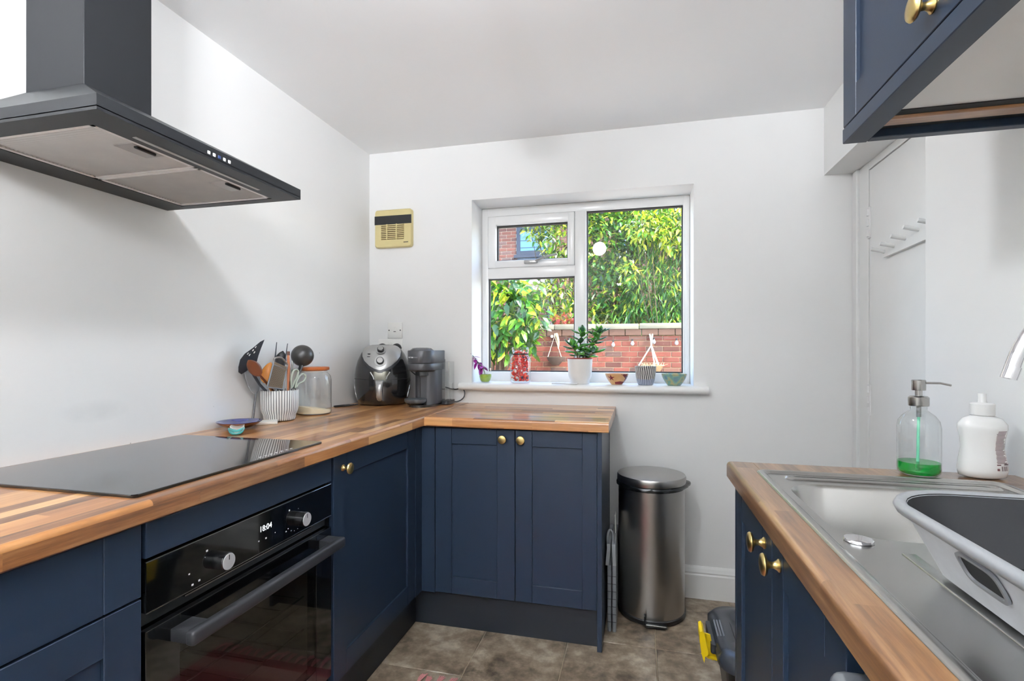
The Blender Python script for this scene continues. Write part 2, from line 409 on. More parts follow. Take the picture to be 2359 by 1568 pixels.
# ------------------------------------------------------------------ fitted units
T = .91; WXF = .597; DF = .574      # worktop height, worktop front, door fronts
def knob(m, a, c, parent, size=1.0):
    bm = nb(); o = m(a, 0, c); d = m(a, 1, c) - o; s = size
    lathe(bm, [(0, 0), (.0095 * s, 0), (.0098 * s, .002), (.007 * s, .005), (.0048 * s, .010), (.0048 * s, .016), (.008 * s, .020), (.0150 * s, .0225), (.0165 * s, .026), (.0150 * s, .0295), (.008 * s, .0315), (0, .032)], 28, o, d)
    k = obj('knob', bm, mBrass, parent, 50); k['label'] = 'round brushed brass knob'; return k
def shaker(name, m, a0, a1, c0, c1, parent, sl=.07, sr=.07, rb=.07, rt=.07, th=.02, mat=None):
    "five-piece front: recessed panel with two stiles and two rails; a0<a1"
    mat = mat or mNavy
    p = obj(name, bxm(nb(), m, a0 + .004, a1 - .004, -th, -.008, c0 + .004, c1 - .004), mat, parent)
    e = .0004
    obj('stile', bxm(nb(), m, a0, a0 + sl - e, -th, 0, c0, c1, .0012, 1), mat, p); obj('stile', bxm(nb(), m, a1 - sr + e, a1, -th, 0, c0, c1, .0012, 1), mat, p)
    if rb: obj('rail', bxm(nb(), m, a0 + sl, a1 - sr, -th, 0, c0, c0 + rb, .0012, 1), mat, p)
    if rt: obj('rail', bxm(nb(), m, a0 + sl, a1 - sr, -th, 0, c1 - rt, c1, .0012, 1), mat, p)
    return p
mL = run_left(DF); mB = run_back(-DF); mR = run_right(1.712)
# left run, nearest: drawer unit
t = thing('drawer_cabinet', 'navy base cabinet with drawers below worktop, left of the oven', 'cabinet', (.29, -2.15, 0))
obj('carcass', box(nb(), .01, DF - .021, -2.448, -1.852, .155, .868), mNavyDk, t)
zs = [(.727, .8625), (.444, .7225), (.162, .4395)]
for k, (z0, z1) in enumerate(zs):
    a0, a1 = -2.447, -1.8495
    if k == 0:
        p = obj('drawer', bxm(nb(), mL, a0 + .07, a1 - .07, -.02, -.0004, z0, z1, .001, 1), mNavy, t)
        obj('stile', bxm(nb(), mL, a1 - .0695, a1, -.02, 0, z0, z1, .0012, 1), mNavy, p); obj('stile', bxm(nb(), mL, a0, a0 + .0695, -.02, 0, z0, z1, .0012, 1), mNavy, p)
    else: p = shaker('drawer', mL, a0, a1, z0, z1, t)
    knob(mL, (a0 + a1) / 2, (z0 + z1) / 2 + (.0 if k == 0 else .1), p)
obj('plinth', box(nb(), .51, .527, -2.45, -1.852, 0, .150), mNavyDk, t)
# oven housing
t = thing('oven_housing', 'navy oven housing with plain panel between worktop and oven', 'cabinet', (.29, -1.54, 0))
obj('side_panel', box(nb(), .01, DF - .022, -1.850, -1.8425, .155, .868), mNavyDk, t); obj('side_panel', box(nb(), .01, DF - .022, -1.2375, -1.230, .155, .868), mNavyDk, t)
obj('front_panel', bxm(nb(), mL, -1.841, -1.240, -.02, 0, .794, .8625, .0015, 2), mNavy, t)
obj('shelf', box(nb(), .01, DF - .03, -1.842, -1.238, .158, .19), mNavyDk, t)
obj('plinth', box(nb(), .51, .527, -1.852, -1.230, 0, .150), mNavyDk, t)
# tall door unit up to the corner
t = thing('base_cabinet', 'navy base cabinet with one shaker door, between oven and corner', 'cabinet', (.29, -.93, 0), group='navy base cabinets')
obj('carcass', box(nb(), .01, DF - .021, -1.228, -.612, .155, .868), mNavyDk, t)
p = shaker('door', mL, -1.227, -.640, .162, .8625, t, .072, .072, .074, .066); knob(mL, -1.178, .820, p, 1.1)
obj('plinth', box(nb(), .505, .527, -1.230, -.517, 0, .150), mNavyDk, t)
t = obj('corner_post', nb(), mNavy, base=(.6, -.6, 0)); bm = nb(); box(bm, .553, DF, -.637, -.555, .158, .866, .001, 1); box(bm, .553, .633, -DF, -.555, .158, .866, .001, 1)
bmesh.ops.translate(bm, verts=bm.verts, vec=(-.6, .6, 0)); bm.to_mesh(t.data); bm.free(); tag(t, 'navy corner post where the two runs of cabinets meet', 'cabinet trim')
# back run
t = thing('base_cabinet', 'navy double-door base cabinet below the window sill', 'cabinet', (.98, -.3, 0), group='navy base cabinets')
obj('carcass', box(nb(), .64, 1.318, -.552, -.005, .155, .868), mNavyDk, t)
p = shaker('door', mB, .636, .9845, .162, .8625, t, .074, .076, .070, .066); knob(mB, .937, .826, p, 1.1)
p = shaker('door', mB, .9875, 1.318, .162, .8625, t, .070, .058, .072, .064); knob(mB, 1.014, .826, p, 1.1)
obj('end_panel', box(nb(), 1.319, 1.3375, -DF, -.005, 0, .868, .001, 1), mNavy, t)
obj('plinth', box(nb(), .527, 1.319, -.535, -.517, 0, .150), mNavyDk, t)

# worktops
def top_edge(bm, m, a0, a1, bev=.009):
    pass
t = thing('worktop', 'L-shaped wood block worktop carrying hob, air fryer and coffee machine', 'worktop', (.3, -.6, T))
def slab(x0, x1, y0, y1, z0, z1, rounds):
    "a slab whose named long top edges are rounded"
    bm = nb(); box(bm, x0, x1, y0, y1, z0, z1)
    for ax, val in rounds:
        es = [e for e in bm.edges if all(abs(getattr(v.co, ax) - val) < 1e-5 for v in e.verts) and all(v.co.z > z1 - 1e-5 or True for v in e.verts) and abs(e.verts[0].co.z - e.verts[1].co.z) < 1e-5]
        top = [e for e in es if e.verts[0].co.z > (z0 + z1) / 2]; bot = [e for e in es if e not in top]
        bmesh.ops.bevel(bm, geom=top, offset=.010, segments=4, profile=.5, affect='EDGES')
        bot = [e for e in bot if e.is_valid]
        bmesh.ops.bevel(bm, geom=bot, offset=.003, segments=1, profile=.5, affect='EDGES')
    return bm
obj('long_run', slab(.001, WXF, -2.47, -.001, T - .040, T, [('x', WXF)]), mWoodY, t, 30)
obj('window_run', slab(WXF + .0003, 1.366, -.604, -.001, T - .040, T - .0002, [('y', -.604)]), mWoodX, t, 30)

# hob
t = thing('induction_hob', 'flat black glass hob let into the worktop', 'hob', (.29, -1.55, T))
bm = nb(); loft(bm, [rrect(.035 + o, .557 - o, -1.850 + o, -1.255 - o, .012, z) for o, z in ((0.001, T), (0, T + .001), (0, T + .005), (.0015, T + .0062))]); obj('glass_top', bm, mGlassBlk, t, 30)
mk = nb()
for k in range(7): box(mk, .535, .539, -1.50 + k * .02, -1.492 + k * .02, T + .0062, T + .0064)
obj('touch_marks', mk, mWhiteMark, t)

# ------------------------------------------------------------------ oven
OY0, OY1 = -1.841, -1.240
t = thing('oven', 'black built-in electric oven with glass door and two silver knobs', 'oven', (.30, -1.54, .19))
obj('control_panel', bxm(nb(), mL, OY0, OY1, -.03, 0, .690, .787, .0015, 2), mGlassBlk, t)
bm = nb(); bxm(bm, mL, OY0, OY1, -.003, .0006, .7868, .7882)
bxm(bm, mL, OY0, OY1, -.003, .0006, .6892, .6904); obj('bright_trim', bm, mSteel, t)
obj('vent_slot', bxm(nb(), mL, OY0 + .004, OY1 - .004, -.06, -.02, .660, .690), mBlack, t)
obj('vent_lip', bxm(nb(), mL, OY0 + .09, OY1 - .09, -.02, -.004, .681, .684), mSteel, t)
bm = nb(); bxm(bm, mL, OY0, OY0 + .075, -.03, 0, .205, .656, .001, 1); bxm(bm, mL, OY1 - .075, OY1, -.03, 0, .205, .656, .001, 1)
bxm(bm, mL, OY0 + .075, OY1 - .075, -.03, 0, .575, .656, .001, 1); bxm(bm, mL, OY0 + .075, OY1 - .075, -.03, 0, .205, .265, .001, 1)
dr = obj('door', bm, mGlassBlk, t)
obj('door_window', bxm(nb(), mL, OY0 + .075, OY1 - .075, -.006, -.0005, .265, .575), mOvenGlass, dr)
bm = nb(); bxm(bm, mL, OY0, OY1, -.001, .0007, .6548, .6562); obj('top_trim', bm, mSteel, dr)
hb = nb(); z0 = .606
box(hb, DF + .036, DF + .058, OY0 + .050, OY1 - .012, z0, z0 + .030, .007, 3)
h = obj('handle', hb, mBlackSoft, dr, 40)
for a0, a1 in ((OY0 + .052, OY0 + .105), (OY1 - .062, OY1 - .014)):
    obj('handle_bracket', box(nb(), DF - .001, DF + .048, a0, a1, z0 + .003, z0 + .029, .003, 2), mBlackSoft, dr, 40)
cav = nb(); cx0, cx1, cy0, cy1, cz0, cz1 = .10, .545, OY0 + .06, OY1 - .06, .24, .60
for f in ((cx0, cx0 + .005, cy0, cy1, cz0, cz1), (cx0, cx1, cy0, cy0 + .005, cz0, cz1), (cx0, cx1, cy1 - .005, cy1, cz0, cz1), (cx0, cx1, cy0, cy1, cz0, cz0 + .005), (cx0, cx1, cy0, cy1, cz1 - .005, cz1)): box(cav, *f)
obj('cavity', cav, M('dark grey oven enamel', (126, 122, 116), .4), t)
for zr in (.469, .372):
    rk = nb(); tube(rk, [(.525, cy0 + .006, zr), (.525, cy1 - .006, zr)], .0028, 8); tube(rk, [(.13, cy0 + .006, zr), (.13, cy1 - .006, zr)], .0028, 8)
    tube(rk, [(.40, cy0 + .006, zr), (.40, cy1 - .006, zr)], .0016, 8)
    for k in range(7): yy = cy0 + .02 + k * (cy1 - cy0 - .04) / 6; tube(rk, [(.13, yy, zr), (.525, yy, zr)], .0010, 6)
    obj('wire_rack', rk, mSteel, t)
for a, c in ((-1.667, .7235), (-1.393, .729)):
    bm = nb(); o = mL(a, 0, c); lathe(bm, [(0, 0), (.0195, 0), (.0195, .024), (.018, .0255), (0, .026)], 32, o, (1, 0, 0)); k = obj('knob', bm, mBlackGl, t, 40)
    bm = nb(); lathe(bm, [(0, .0262), (.0178, .0262), (.0174, .0270), (0, .0272)], 32, o, (1, 0, 0)); obj('knob_face', bm, M('spun aluminium', (222, 222, 224), .42, .5), k, 40)
    obj('pointer', box(nb(), DF + .0270, DF + .0276, a - .001, a + .001, c + .004, c + .015), mBlack, k)
text('display_digits', '18:04', .020, (DF + .0006, -1.521, .7475), (0, 1, 0), (0, 0, 1), mDisplay, t, .0002)
mk = nb()
for a, c, s in ((-1.700, .757, .004), (-1.705, .745, .0012), (-1.745, .7255, .003), (-1.737, .688 + .012, .004), (-1.720, .702, .004), (-1.545, .7215, .003), (-1.520, .7205, .004), (-1.487, .723, .002), (-1.432, .763, .004), (-1.395, .757, .0015), (-1.437, .716, .002), (-1.445, .711, .003), (-1.425, .706, .0015), (-1.412, .702, .0015), (-1.398, .703, .0015)):
    s *= .6; box(mk, DF + .0002, DF + .0006, a - s, a + s, c - s * .8, c + s * .8)
obj('control_symbols', mk, mWhiteMark, t, kind='stuff')

# ------------------------------------------------------------------ extractor hood
HY0, HY1, HXF, HZ = -1.872, -1.278, .495, 1.641
t = thing('extractor_hood', 'charcoal chimney cooker hood with silver mesh filters above the hob', 'cooker hood', (.0, -1.575, HZ))
bm = nb(); b = .0015
box(bm, .001, HXF, HY0, HY1, HZ + .006, HZ + .030)
for f in ((.001, HXF, HY0, HY0 + .05), (.001, HXF, HY1 - .029, HY1), (.001, .088, HY0 + .05, HY1 - .029), (.418, HXF, HY0 + .05, HY1 - .029)): box(bm, f[0], f[1], f[2], f[3], HZ, HZ + .008)
obj('canopy', bm, mHood, t)
bm = nb(); loft(bm, [[(.001, HY0, HZ + .030), (HXF, HY0, HZ + .030), (HXF, HY1, HZ + .030), (.001, HY1, HZ + .030)], [(.001, -1.673, 1.828), (.19, -1.673, 1.828), (.19, -1.493, 1.828), (.001, -1.493, 1.828)]]); obj('sloping_top', bm, mHood, t)
obj('chimney', box(nb(), .001, .188, -1.671, -1.495, 1.826, H, .0015, 2), mHood, t)
for y0, y1 in ((HY0 + .051, -1.567), (-1.565, HY1 - .030)):
    bm = nb(); box(bm, .089, .417, y0, y0 + .010, HZ + .001, HZ + .008, .001, 1); box(bm, .089, .417, y1 - .010, y1, HZ + .001, HZ + .008, .001, 1); box(bm, .089, .099, y0, y1, HZ + .001, HZ + .008, .001, 1); box(bm, .405, .417, y0, y1, HZ + .001, HZ + .008, .001, 1)
    f = obj('filter', bm, M('pale filter frame', (232, 230, 228), .4, .2), t)
    rb = nb(); n = 27
    for k in range(n):
        yy = y0 + .010 + (y1 - y0 - .020) * (k + .5) / n
        rb_ = .0027
        loft(rb, [[(x, yy - rb_, HZ + .006), (x, yy, HZ + .0028), (x, yy + rb_, HZ + .006)] for x in (.099, .405)])
    obj('filter_ribs', rb, mAlu, f, kind='stuff')
    yc = y0 + (y1 - y0) * .52
    obj('latch_plate', box(nb(), .350, .404, yc - .040, yc + .040, HZ + .0015, HZ + .004, .001, 1), mAlu, f)
    lt = nb(); tube(lt, [(.392, yc - .022, HZ + .0008), (.396, yc - .022, HZ - .001), (.396, yc + .022, HZ - .001), (.392, yc + .022, HZ + .0008)], .0035, 8); obj('latch', lt, mBlack, f, 40)
obj('light_strip', box(nb(), .437, .447, -1.755, -1.388, HZ - .001, HZ + .001, .0004, 1), M('grey light diffuser', (178, 178, 178), .3), t)
for k in range(5):
    a = -1.615 + k * .0155
    bm = box(nb(), HXF - .0005, HXF + .0012, a - .004, a + .004, HZ + .011, HZ + .019, .0012, 1)
    bt = obj('button', bm, M('button white', (225, 225, 225), .4, var=0) if k != 2 else M('button blue', (40, 60, 110), .4, var=0), t)
obj('maker_mark', box(nb(), .03, .032, HY0 - .0004, HY0 + .0002, HZ + .013, HZ + .022), mBlack, t)

# ------------------------------------------------------------------ right-hand run
t = thing('base_cabinet', 'navy sink cabinet with two shaker doors on the right', 'cabinet', (2.0, -1.59, 0), group='navy base cabinets')
bm = nb(); box(bm, 1.733, 2.295, -1.945, -1.262, .155, .72); box(bm, 1.733, 1.750, -1.945, -1.262, .72, .868); box(bm, 1.75, 2.295, -1.285, -1.262, .72, .868); box(bm, 1.75, 2.295, -1.945, -1.92, .72, .868); obj('carcass', bm, mNavyDk, t)
obj('end_panel', box(nb(), 1.712, 2.295, -1.260, -1.241, 0, .868, .001, 1), mNavy, t)
p = shaker('door', mR, -1.6045, -1.262, .162, .8625, t, .072, .062, .07, .07); knob(mR, -1.553, .823, p, 1.15)
p = shaker('door', mR, -1.945, -1.6075, .162, .8625, t, .07, .072, .07, .07); knob(mR, -1.659, .823, p, 1.15)
obj('plinth', box(nb(), 1.76, 1.778, -1.945, -1.262, 0, .150), mNavyDk, t)
t = thing('under_counter_appliance', 'grey under-counter appliance with rounded top edge below sink worktop', 'appliance', (2.0, -2.2, 0))
mAppl = M('grey silver appliance', (120, 124, 130), .30, .4)
obj('body', box(nb(), 1.742, 2.29, -2.50, -1.952, .02, .855, .004, 2), mBlackSoft, t)
obj('door', box(nb(), 1.684, 1.740, -2.496, -1.965, .10, .835, .016, 4), mAppl, t, 30)
obj('top_strip', box(nb(), 1.700, 1.738, -2.012, -2.008, .70, .8358), mSteel, t)
# the sink worktop is cut out round the sink
SX0, SX1, SY0, SY1 = 1.742, 2.22, -2.30, -1.318      # sink rim
BX0, BX1, BY0, BY1 = 1.775, 2.150, -1.748, -1.420    # bowl opening
t = thing('worktop', 'wood block worktop around the stainless sink on the right', 'worktop', (2.0, -1.9, T))
WF, WE, WN = 1.6945, -1.2285, -2.60
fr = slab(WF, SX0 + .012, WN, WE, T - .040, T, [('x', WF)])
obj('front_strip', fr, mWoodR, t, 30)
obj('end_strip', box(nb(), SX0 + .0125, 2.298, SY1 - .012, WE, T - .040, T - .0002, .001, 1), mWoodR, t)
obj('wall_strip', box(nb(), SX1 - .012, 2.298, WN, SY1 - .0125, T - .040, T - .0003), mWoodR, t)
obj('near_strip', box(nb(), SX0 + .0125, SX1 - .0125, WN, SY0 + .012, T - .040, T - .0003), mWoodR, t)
# sink: one pressed sheet with bowl and drainer
t = thing('kitchen_sink', 'stainless steel inset sink with bowl and drainer on the right', 'sink', (1.98, -1.75, T))
zr = T + .004
bm = nb(); N = 6
loft(bm, [rrect(SX0 + o, SX1 - o, SY0 + o, SY1 - o, .022 - o * .5, z, N) for o, z in ((0, T + .0005), (.0008, T + .0022), (.003, T + .0038), (.007, T + .0046), (.011, T + .0044), (.0145, T + .003), (.0175, zr - .0045), (.020, zr - .005))], cap=False)
zd = zr - .005
# deck round the bowl: a ring between the inner rim and the bowl mouth, plus the drainer flat
mouth = rrect(BX0, BX1, BY0, BY1, .075, zd, 12)
lip = rrect(SX0 + .020, SX1 - .020, BY0 - .05, SY1 - .020, .0015, zd, 12)
loft(bm, [lip, mouth, rrect(BX0 + .006, BX1 - .006, BY0 + .006, BY1 - .006, .072, zd - .008, 12), rrect(BX0 + .016, BX1 - .016, BY0 + .016, BY1 - .016, .07, zd - .145, 12), rrect(BX0 + .04, BX1 - .04, BY0 + .04, BY1 - .04, .06, zd - .185, 12)], cap=False)
fv = [bm.verts.new(p) for p in rrect(BX0 + .04, BX1 - .04, BY0 + .04, BY1 - .04, .06, zd - .185, 12)]; bm.faces.new(fv)
dv = [bm.verts.new(p) for p in ((SX0 + .020, SY0 + .02, zd), (SX1 - .020, SY0 + .02, zd), (SX1 - .020, BY0 - .05, zd), (SX0 + .020, BY0 - .05, zd))]; bm.faces.new(dv)
bmesh.ops.remove_doubles(bm, verts=bm.verts, dist=.00001)
obj('pressed_sheet', bm, mSink, t, 40)
for k, (a, b_) in enumerate(((1.835, 1.843), (1.885, 1.893), (1.935, 1.943), (1.985, 1.993), (2.035, 2.043), (2.085, 2.093), (2.135, 2.143))):
    bm = nb(); box(bm, a - .005, b_ + .005, SY0 + .06, -1.80, zd - .002, zd + .0015, .0014, 3); obj('drainer_ridge', bm, mSink, t, 40)
bm = nb(); loft(bm, [rrect(1.79, 2.19, -1.392, -1.356, .016, zd + .0002 + (.0 if o else 0), 6) if o == 0 else rrect(1.79 + o, 2.19 - o, -1.392 + o, -1.356 - o, .014, zd + zz, 6) for o, zz in ((0, .0), (.004, .004), (.010, .005), (.013, .003))]); obj('raised_ledge', bm, mSink, t, 40)
bm = nb(); lathe(bm, [(0, .001), (.03, .001), (.036, .003), (.038, .002), (.038, 0)], 32, (1.965, -1.585, zd - .185)); obj('waste', bm, mChrome, t, 40)
bm = nb(); lathe(bm, [(0, .0048), (.015, .0048), (.0185, .0040), (.0195, .002), (.0195, 0)], 36, (1.7925, -1.762, zd + .0005)); o = obj('sink_hole_cover', bm, mChrome, t, 40)
# tap
t = thing('mixer_tap', 'chrome gooseneck mixer tap at the right edge', 'tap', (2.19, -1.665, T))
bm = nb(); lathe(bm, [(0, 0), (.026, 0), (.026, .006), (.021, .010), (.021, .055), (.017, .062), (0, .062)], 32, (2.19, -1.665, T + .004)); obj('body', bm, mChrome, t, 40)
p0 = curve_pts([(2.19, -1.665, T + .06), (2.19, -1.665, 1.12), (2.183, -1.665, 1.205), (2.155, -1.664, 1.258), (2.112, -1.662, 1.262), (2.073, -1.660, 1.232), (2.049, -1.659, 1.19), (2.036, -1.658, 1.148)], 6)
bm = nb(); tube(bm, p0, .0098, 20); obj('spout', bm, mChrome, t, 60)
bm = nb(); tube(bm, [(2.0412, -1.6585, 1.164), (2.0354, -1.658, 1.1455)], .0106, 20); obj('nozzle', bm, mChrome, t, 40)
bm = nb(); tube(bm, [(2.19, -1.688, T + .045), (2.19, -1.735, T + .060)], [.007, .005], 12); obj('lever', bm, mChrome, t, 40)
# washing-up bowl on the drainer
t = thing('washing_up_bowl', 'grey washing-up bowl with handle slot standing on the drainer', 'basin', (1.98, -2.03, zd + .003))
mBowl = M('marbled grey plastic outside', (204, 207, 212), .34, .1, var=.18, vscale=22); mBowlIn = M('dark grey plastic inside', (20, 21, 23), .6, spec=.25)
zb = zd + .004; hz = 1.000
bx0, bx1, by0, by1 = 1.836, 2.14, -2.225, -1.845
def lvl(o, z, r=.05): return rrect(bx0 - o, bx1 + o, by0 - o, by1 + o, r + o, z, 8)
bm = nb(); loft(bm, [lvl(-.012, zb), lvl(0, zb + .004), lvl(.036, hz - .012)], cap=False); 
vs = [bm.verts.new(p) for p in lvl(-.012, zb)]; bm.faces.new(vs); bmesh.ops.remove_doubles(bm, verts=bm.verts, dist=1e-5)
sh = obj('shell', bm, mBowl, t, 40)
bm = nb(); loft(bm, [lvl(.034, hz - .002), lvl(.031, hz - .014), lvl(-.003, zb + .006), lvl(-.015, zb + .004)], cap=False); vs = [bm.verts.new(p) for p in lvl(-.015, zb + .004)]; bm.faces.new(vs); bmesh.ops.remove_doubles(bm, verts=bm.verts, dist=1e-5); obj('lining', bm, mBowlIn, t, 40)
bm = nb(); loft(bm, [lvl(.036, hz - .013), lvl(.045, hz - .012), lvl(.048, hz - .006), lvl(.045, hz), lvl(.038, hz + .0005), lvl(.033, hz - .004)], cap=False); obj('rolled_rim', bm, M('grey rim plastic', (150, 153, 156), .28, .2), t, 60)
# handle slot: a raised ring and a dark opening on the sloping front side
sl = Vector((-.036, 0, hz - .016 - zb)).normalized(); nrm = Vector((-sl.z, 0, sl.x)).normalized()
if nrm.x > 0: nrm = -nrm
def onside(a, s): return Vector((bx0, a, zb + .004)) + sl * s
ctr = onside(-2.008, .054)
def slot(rad_y, rad_s, off): 
    out = []
    for i in range(28):
        q = 2 * PI * i / 28; cy, sy_ = math.cos(q), math.sin(q)
        yy = math.copysign(abs(cy) ** .40, cy) * rad_y; ss = math.copysign(abs(sy_) ** .55, sy_) * rad_s
        out.append(ctr + Vector((0, yy, 0)) + sl * ss + nrm * off)
    return out
bm = nb(); loft(bm, [slot(.033, .018, .001), slot(.033, .018, .004), slot(.0295, .0145, .004), slot(.029, .0135, .001)], cap=False); obj('handle_rim', bm, M('grey handle rim', (120, 122, 126), .3), t, 50)
bm = nb(); bm.faces.new([bm.verts.new(p) for p in slot(.0297, .0145, .0015)]); obj('handle_opening', bm, mBowlIn, t)
# soap dispenser
bx, by = 2.090, -1.276
t = thing('soap_dispenser', 'clear glass pump bottle with green washing-up liquid behind the sink', 'soap bottle', (bx, by, T))
bm = nb(); lathe(bm, [(0, .002), (.034, .002), (.0395, .008), (.0405, .016), (.0405, .108), (.038, .122), (.030, .134), (.020, .142), (.0155, .146), (.0155, .156)], 40, (bx, by, T)); obj('bottle', bm, mJarGlass, t, 60)
gl = NG('green washing-up liquid'); gl.set(Base_Color=lin((20, 150, 60)), Roughness=.05, Transmission_Weight=.55, IOR=1.2)
bm = nb(); lathe(bm, [(0, .004), (.033, .004), (.0385, .010), (.0393, .016), (.0393, .030), (0, .030)], 40, (bx, by, T)); obj('liquid', bm, gl.m, t, 50)
bm = nb(); lathe(bm, [(0, .155), (.019, .155), (.0195, .158), (.0195, .174), (.016, .177), (.007, .178), (.007, .192), (0, .192)], 32, (bx, by, T)); obj('collar', bm, mSteel, t, 40)
bm = nb(); lathe(bm, [(0, .190), (.013, .190), (.0133, .192), (.0133, .212), (.012, .2135), (0, .2135)], 32, (bx, by, T)); obj('pump_head', bm, mSteel, t, 40)
bm = nb(); tube(bm, [(bx + .010, by - .001, T + .2065), (bx + .040, by - .003, T + .2065), (bx + .056, by - .004, T + .203), (bx + .060, by - .004, T + .202)], .0024, 10); obj('spout', bm, mSteel, t, 40)
bm = nb(); tube(bm, [(bx, by, T + .156), (bx, by, T + .130)], .0045, 10); obj('pump_tube', bm, mGreyP, t, 40)
bm = nb(); tube(bm, [(bx, by, T + .130), (bx - .001, by, T + .080), (bx - .002, by, T + .012)], .003, 10); obj('dip_tube', bm, M('green tinted tube', (110, 200, 165), .3), t, 40)
# milky soap bottle
bx, by = 2.212, -1.272
t = thing('soap_dispenser', 'white plastic hand soap bottle with printed label beside green one', 'soap bottle', (bx, by, T))
mMilk = M('milky white soap bottle', (226, 226, 224), .22, var=.02, coat=.3)
def oval(k, z, sx=1.0, sy=.62): return [(bx + k * sx * math.cos(2 * PI * i / 36), by + k * sy * math.sin(2 * PI * i / 36), T + z) for i in range(36)]
bm = nb(); loft(bm, [oval(.030, .001), oval(.043, .005), oval(.0465, .018), oval(.044, .04), oval(.0395, .065), oval(.041, .088), oval(.0455, .108), oval(.045, .118), oval(.036, .130), oval(.022, .136, 1, .85), oval(.017, .139, 1, 1)]); b_ = obj('bottle', bm, mMilk, t, 60)
bm = nb(); lathe(bm, [(0, .138), (.0215, .138), (.022, .140), (.022, .162), (.020, .164), (.008, .165), (.007, .185), (0, .186)], 32, (bx, by, T)); obj('cap', bm, M('clear pump cap', (222, 222, 220), .3), t, 40)
mPrint = M('dark red print', (84, 50, 52), .6, var=0)
def on_oval(a, z):
    ks = [(.018, .0465), (.04, .044), (.065, .0395), (.088, .041), (.108, .0455)]
    for (z0, k0), (z1, k1) in zip(ks, ks[1:]):
        if z0 <= z <= z1: k = k0 + (k1 - k0) * (z - z0) / (z1 - z0); break
    return Vector((bx + (k + .0006) * math.cos(a), by + (k + .0006) * .62 * math.sin(a), T + z))
lb = nb()
def mark(a0, a1, z0, z1):
    n = 5; top = [lb.verts.new(on_oval(a0 + (a1 - a0) * i / n, z1)) for i in range(n + 1)]; bot = [lb.verts.new(on_oval(a0 + (a1 - a0) * i / n, z0)) for i in range(n + 1)]
    for i in range(n): lb.faces.new((bot[i], bot[i + 1], top[i + 1], top[i]))
A0, A1 = -1.30, -.62
for k in range(26):
    z = .104 - k * .0027
    if z < .034: break
    mark(A0 + random.uniform(0, .03) + (.06 if k < 2 else 0), A1 - random.uniform(0, .22), z, z + .0013)
for k in range(9): mark(A0 + .22 + k * .05, A0 + .22 + k * .05 + (.018 if k % 3 else .032), .0205, .0305)
mark(A0, A0 + .12, .021, .026); mark(A0, A0 + .2, .0322, .0345)
obj('label_print', lb, mPrint, t, fix=False)
a = -.80; pz = on_oval(a, .0345); xd = on_oval(a + .05, .0345) - on_oval(a - .05, .0345)
text('volume_print', '250ml', .0052, pz + Vector((.0005, -.0008, 0)), xd, (0, 0, 1), mPrint, t, .0001, .0001)

# ------------------------------------------------------------------ wall cabinet, upper right
UX, UY, UZ = 1.909, -1.364, 1.636
t = thing('wall_cabinet', 'navy wall cabinet with brass knob above the sink', 'cabinet', (2.1, -1.9, UZ))
mU = run_right(UX)
obj('carcass', box(nb(), UX + .021, 2.297, -2.58, UY - .018, 1.6705, 2.27), mNavyDk, t)
obj('end_panel', box(nb(), UX + .001, 2.297, UY - .017, UY, 1.669, 2.27, .001, 1), mNavy, t)
p = shaker('door', mU, -1.965, UY - .0005, 1.6705, 2.265, t, .07, .066, .066, .07); knob(mU, -1.714, 1.708, p, 1.25)
p = shaker('door', mU, -2.57, -1.968, 1.6705, 2.265, t, .07, .07, .066, .07); knob(mU, -1.995, 1.716, p, 1.25)
obj('pelmet', box(nb(), UX - .001, UX + .045, -2.58, UY + .001, UZ, 1.6675, .0015, 1), mNavy, t)
obj('end_pelmet', box(nb(), UX + .0455, 2.297, UY - .022, UY + .001, UZ + .001, 1.6675, .0015, 1), mNavy, t)
obj('underside', box(nb(), UX + .0455, 2.297, -2.58, UY - .108, 1.655, 1.668), mWhiteP, t)
obj('walnut_batten', box(nb(), UX + .0455, 2.297, UY - .086, UY - .046, 1.648, 1.666, .004, 2), wood_staves('walnut batten', 'x', .3, 2.0, [(0, (126, 84, 40)), (1, (158, 108, 54))], .3), t)
obj('shade_strip', box(nb(), UX + .0455, 2.297, UY - .108, UY - .0865, 1.653, 1.668), mBlackGap, t)  # black strips stand in for recess shade beside the batten
obj('shade_strip', box(nb(), UX + .0455, 2.297, UY - .0455, UY - .0225, 1.653, 1.668), mBlackGap, t)

# ------------------------------------------------------------------ fixtures on the walls
t = thing('extractor_fan', 'cream square wall extractor fan beside the window', 'fan', (.157, 0, 1.76))
mCream = M('yellowed cream plastic', (204, 190, 138), .38, var=.1, vscale=14)
bm = nb(); loft(bm, [[(x, -d, z) for x, z, _ in [(p[0], p[1], 0) for p in rrect(.046 + o, .269 - o, 1.762 + o, 1.972 - o, .016, 0, 5)]] for o, d in ((0, 0), (0, .020), (.004, .026))]); body = obj('housing', bm, mCream, t, 40)
obj('dark_band', box(nb(), .047, .268, -.0275, -.024, 1.889, 1.937), mBlack, t)
obj('grille_recess', box(nb(), .087, .224, -.0268, -.025, 1.805, 1.889), M('brown grille recess', (92, 72, 40), .6), t)
for k in range(8): 
    z = 1.808 + k * .0105; obj('slat', box(nb(), .087, .224, -.032, -.0268, z, z + .0055, .0008, 1), mCream, t)
for x in (.124, .181): obj('grille_bar', box(nb(), x - .0028, x + .0028, -.0335, -.0268, 1.805, 1.889), mCream, t)
obj('maker_mark', box(nb(), .222, .250, -.0272, -.0262, 1.785, 1.789), mBlack, t)
def plate(name, label, cat, x0, x1, z0, z1):
    t = thing(name, label, cat, ((x0 + x1) / 2, 0, z0)); bm = box(nb(), x0, x1, -.009, 0, z0, z1, .003, 2); obj('face_plate', bm, mWhiteP, t, 40); return t
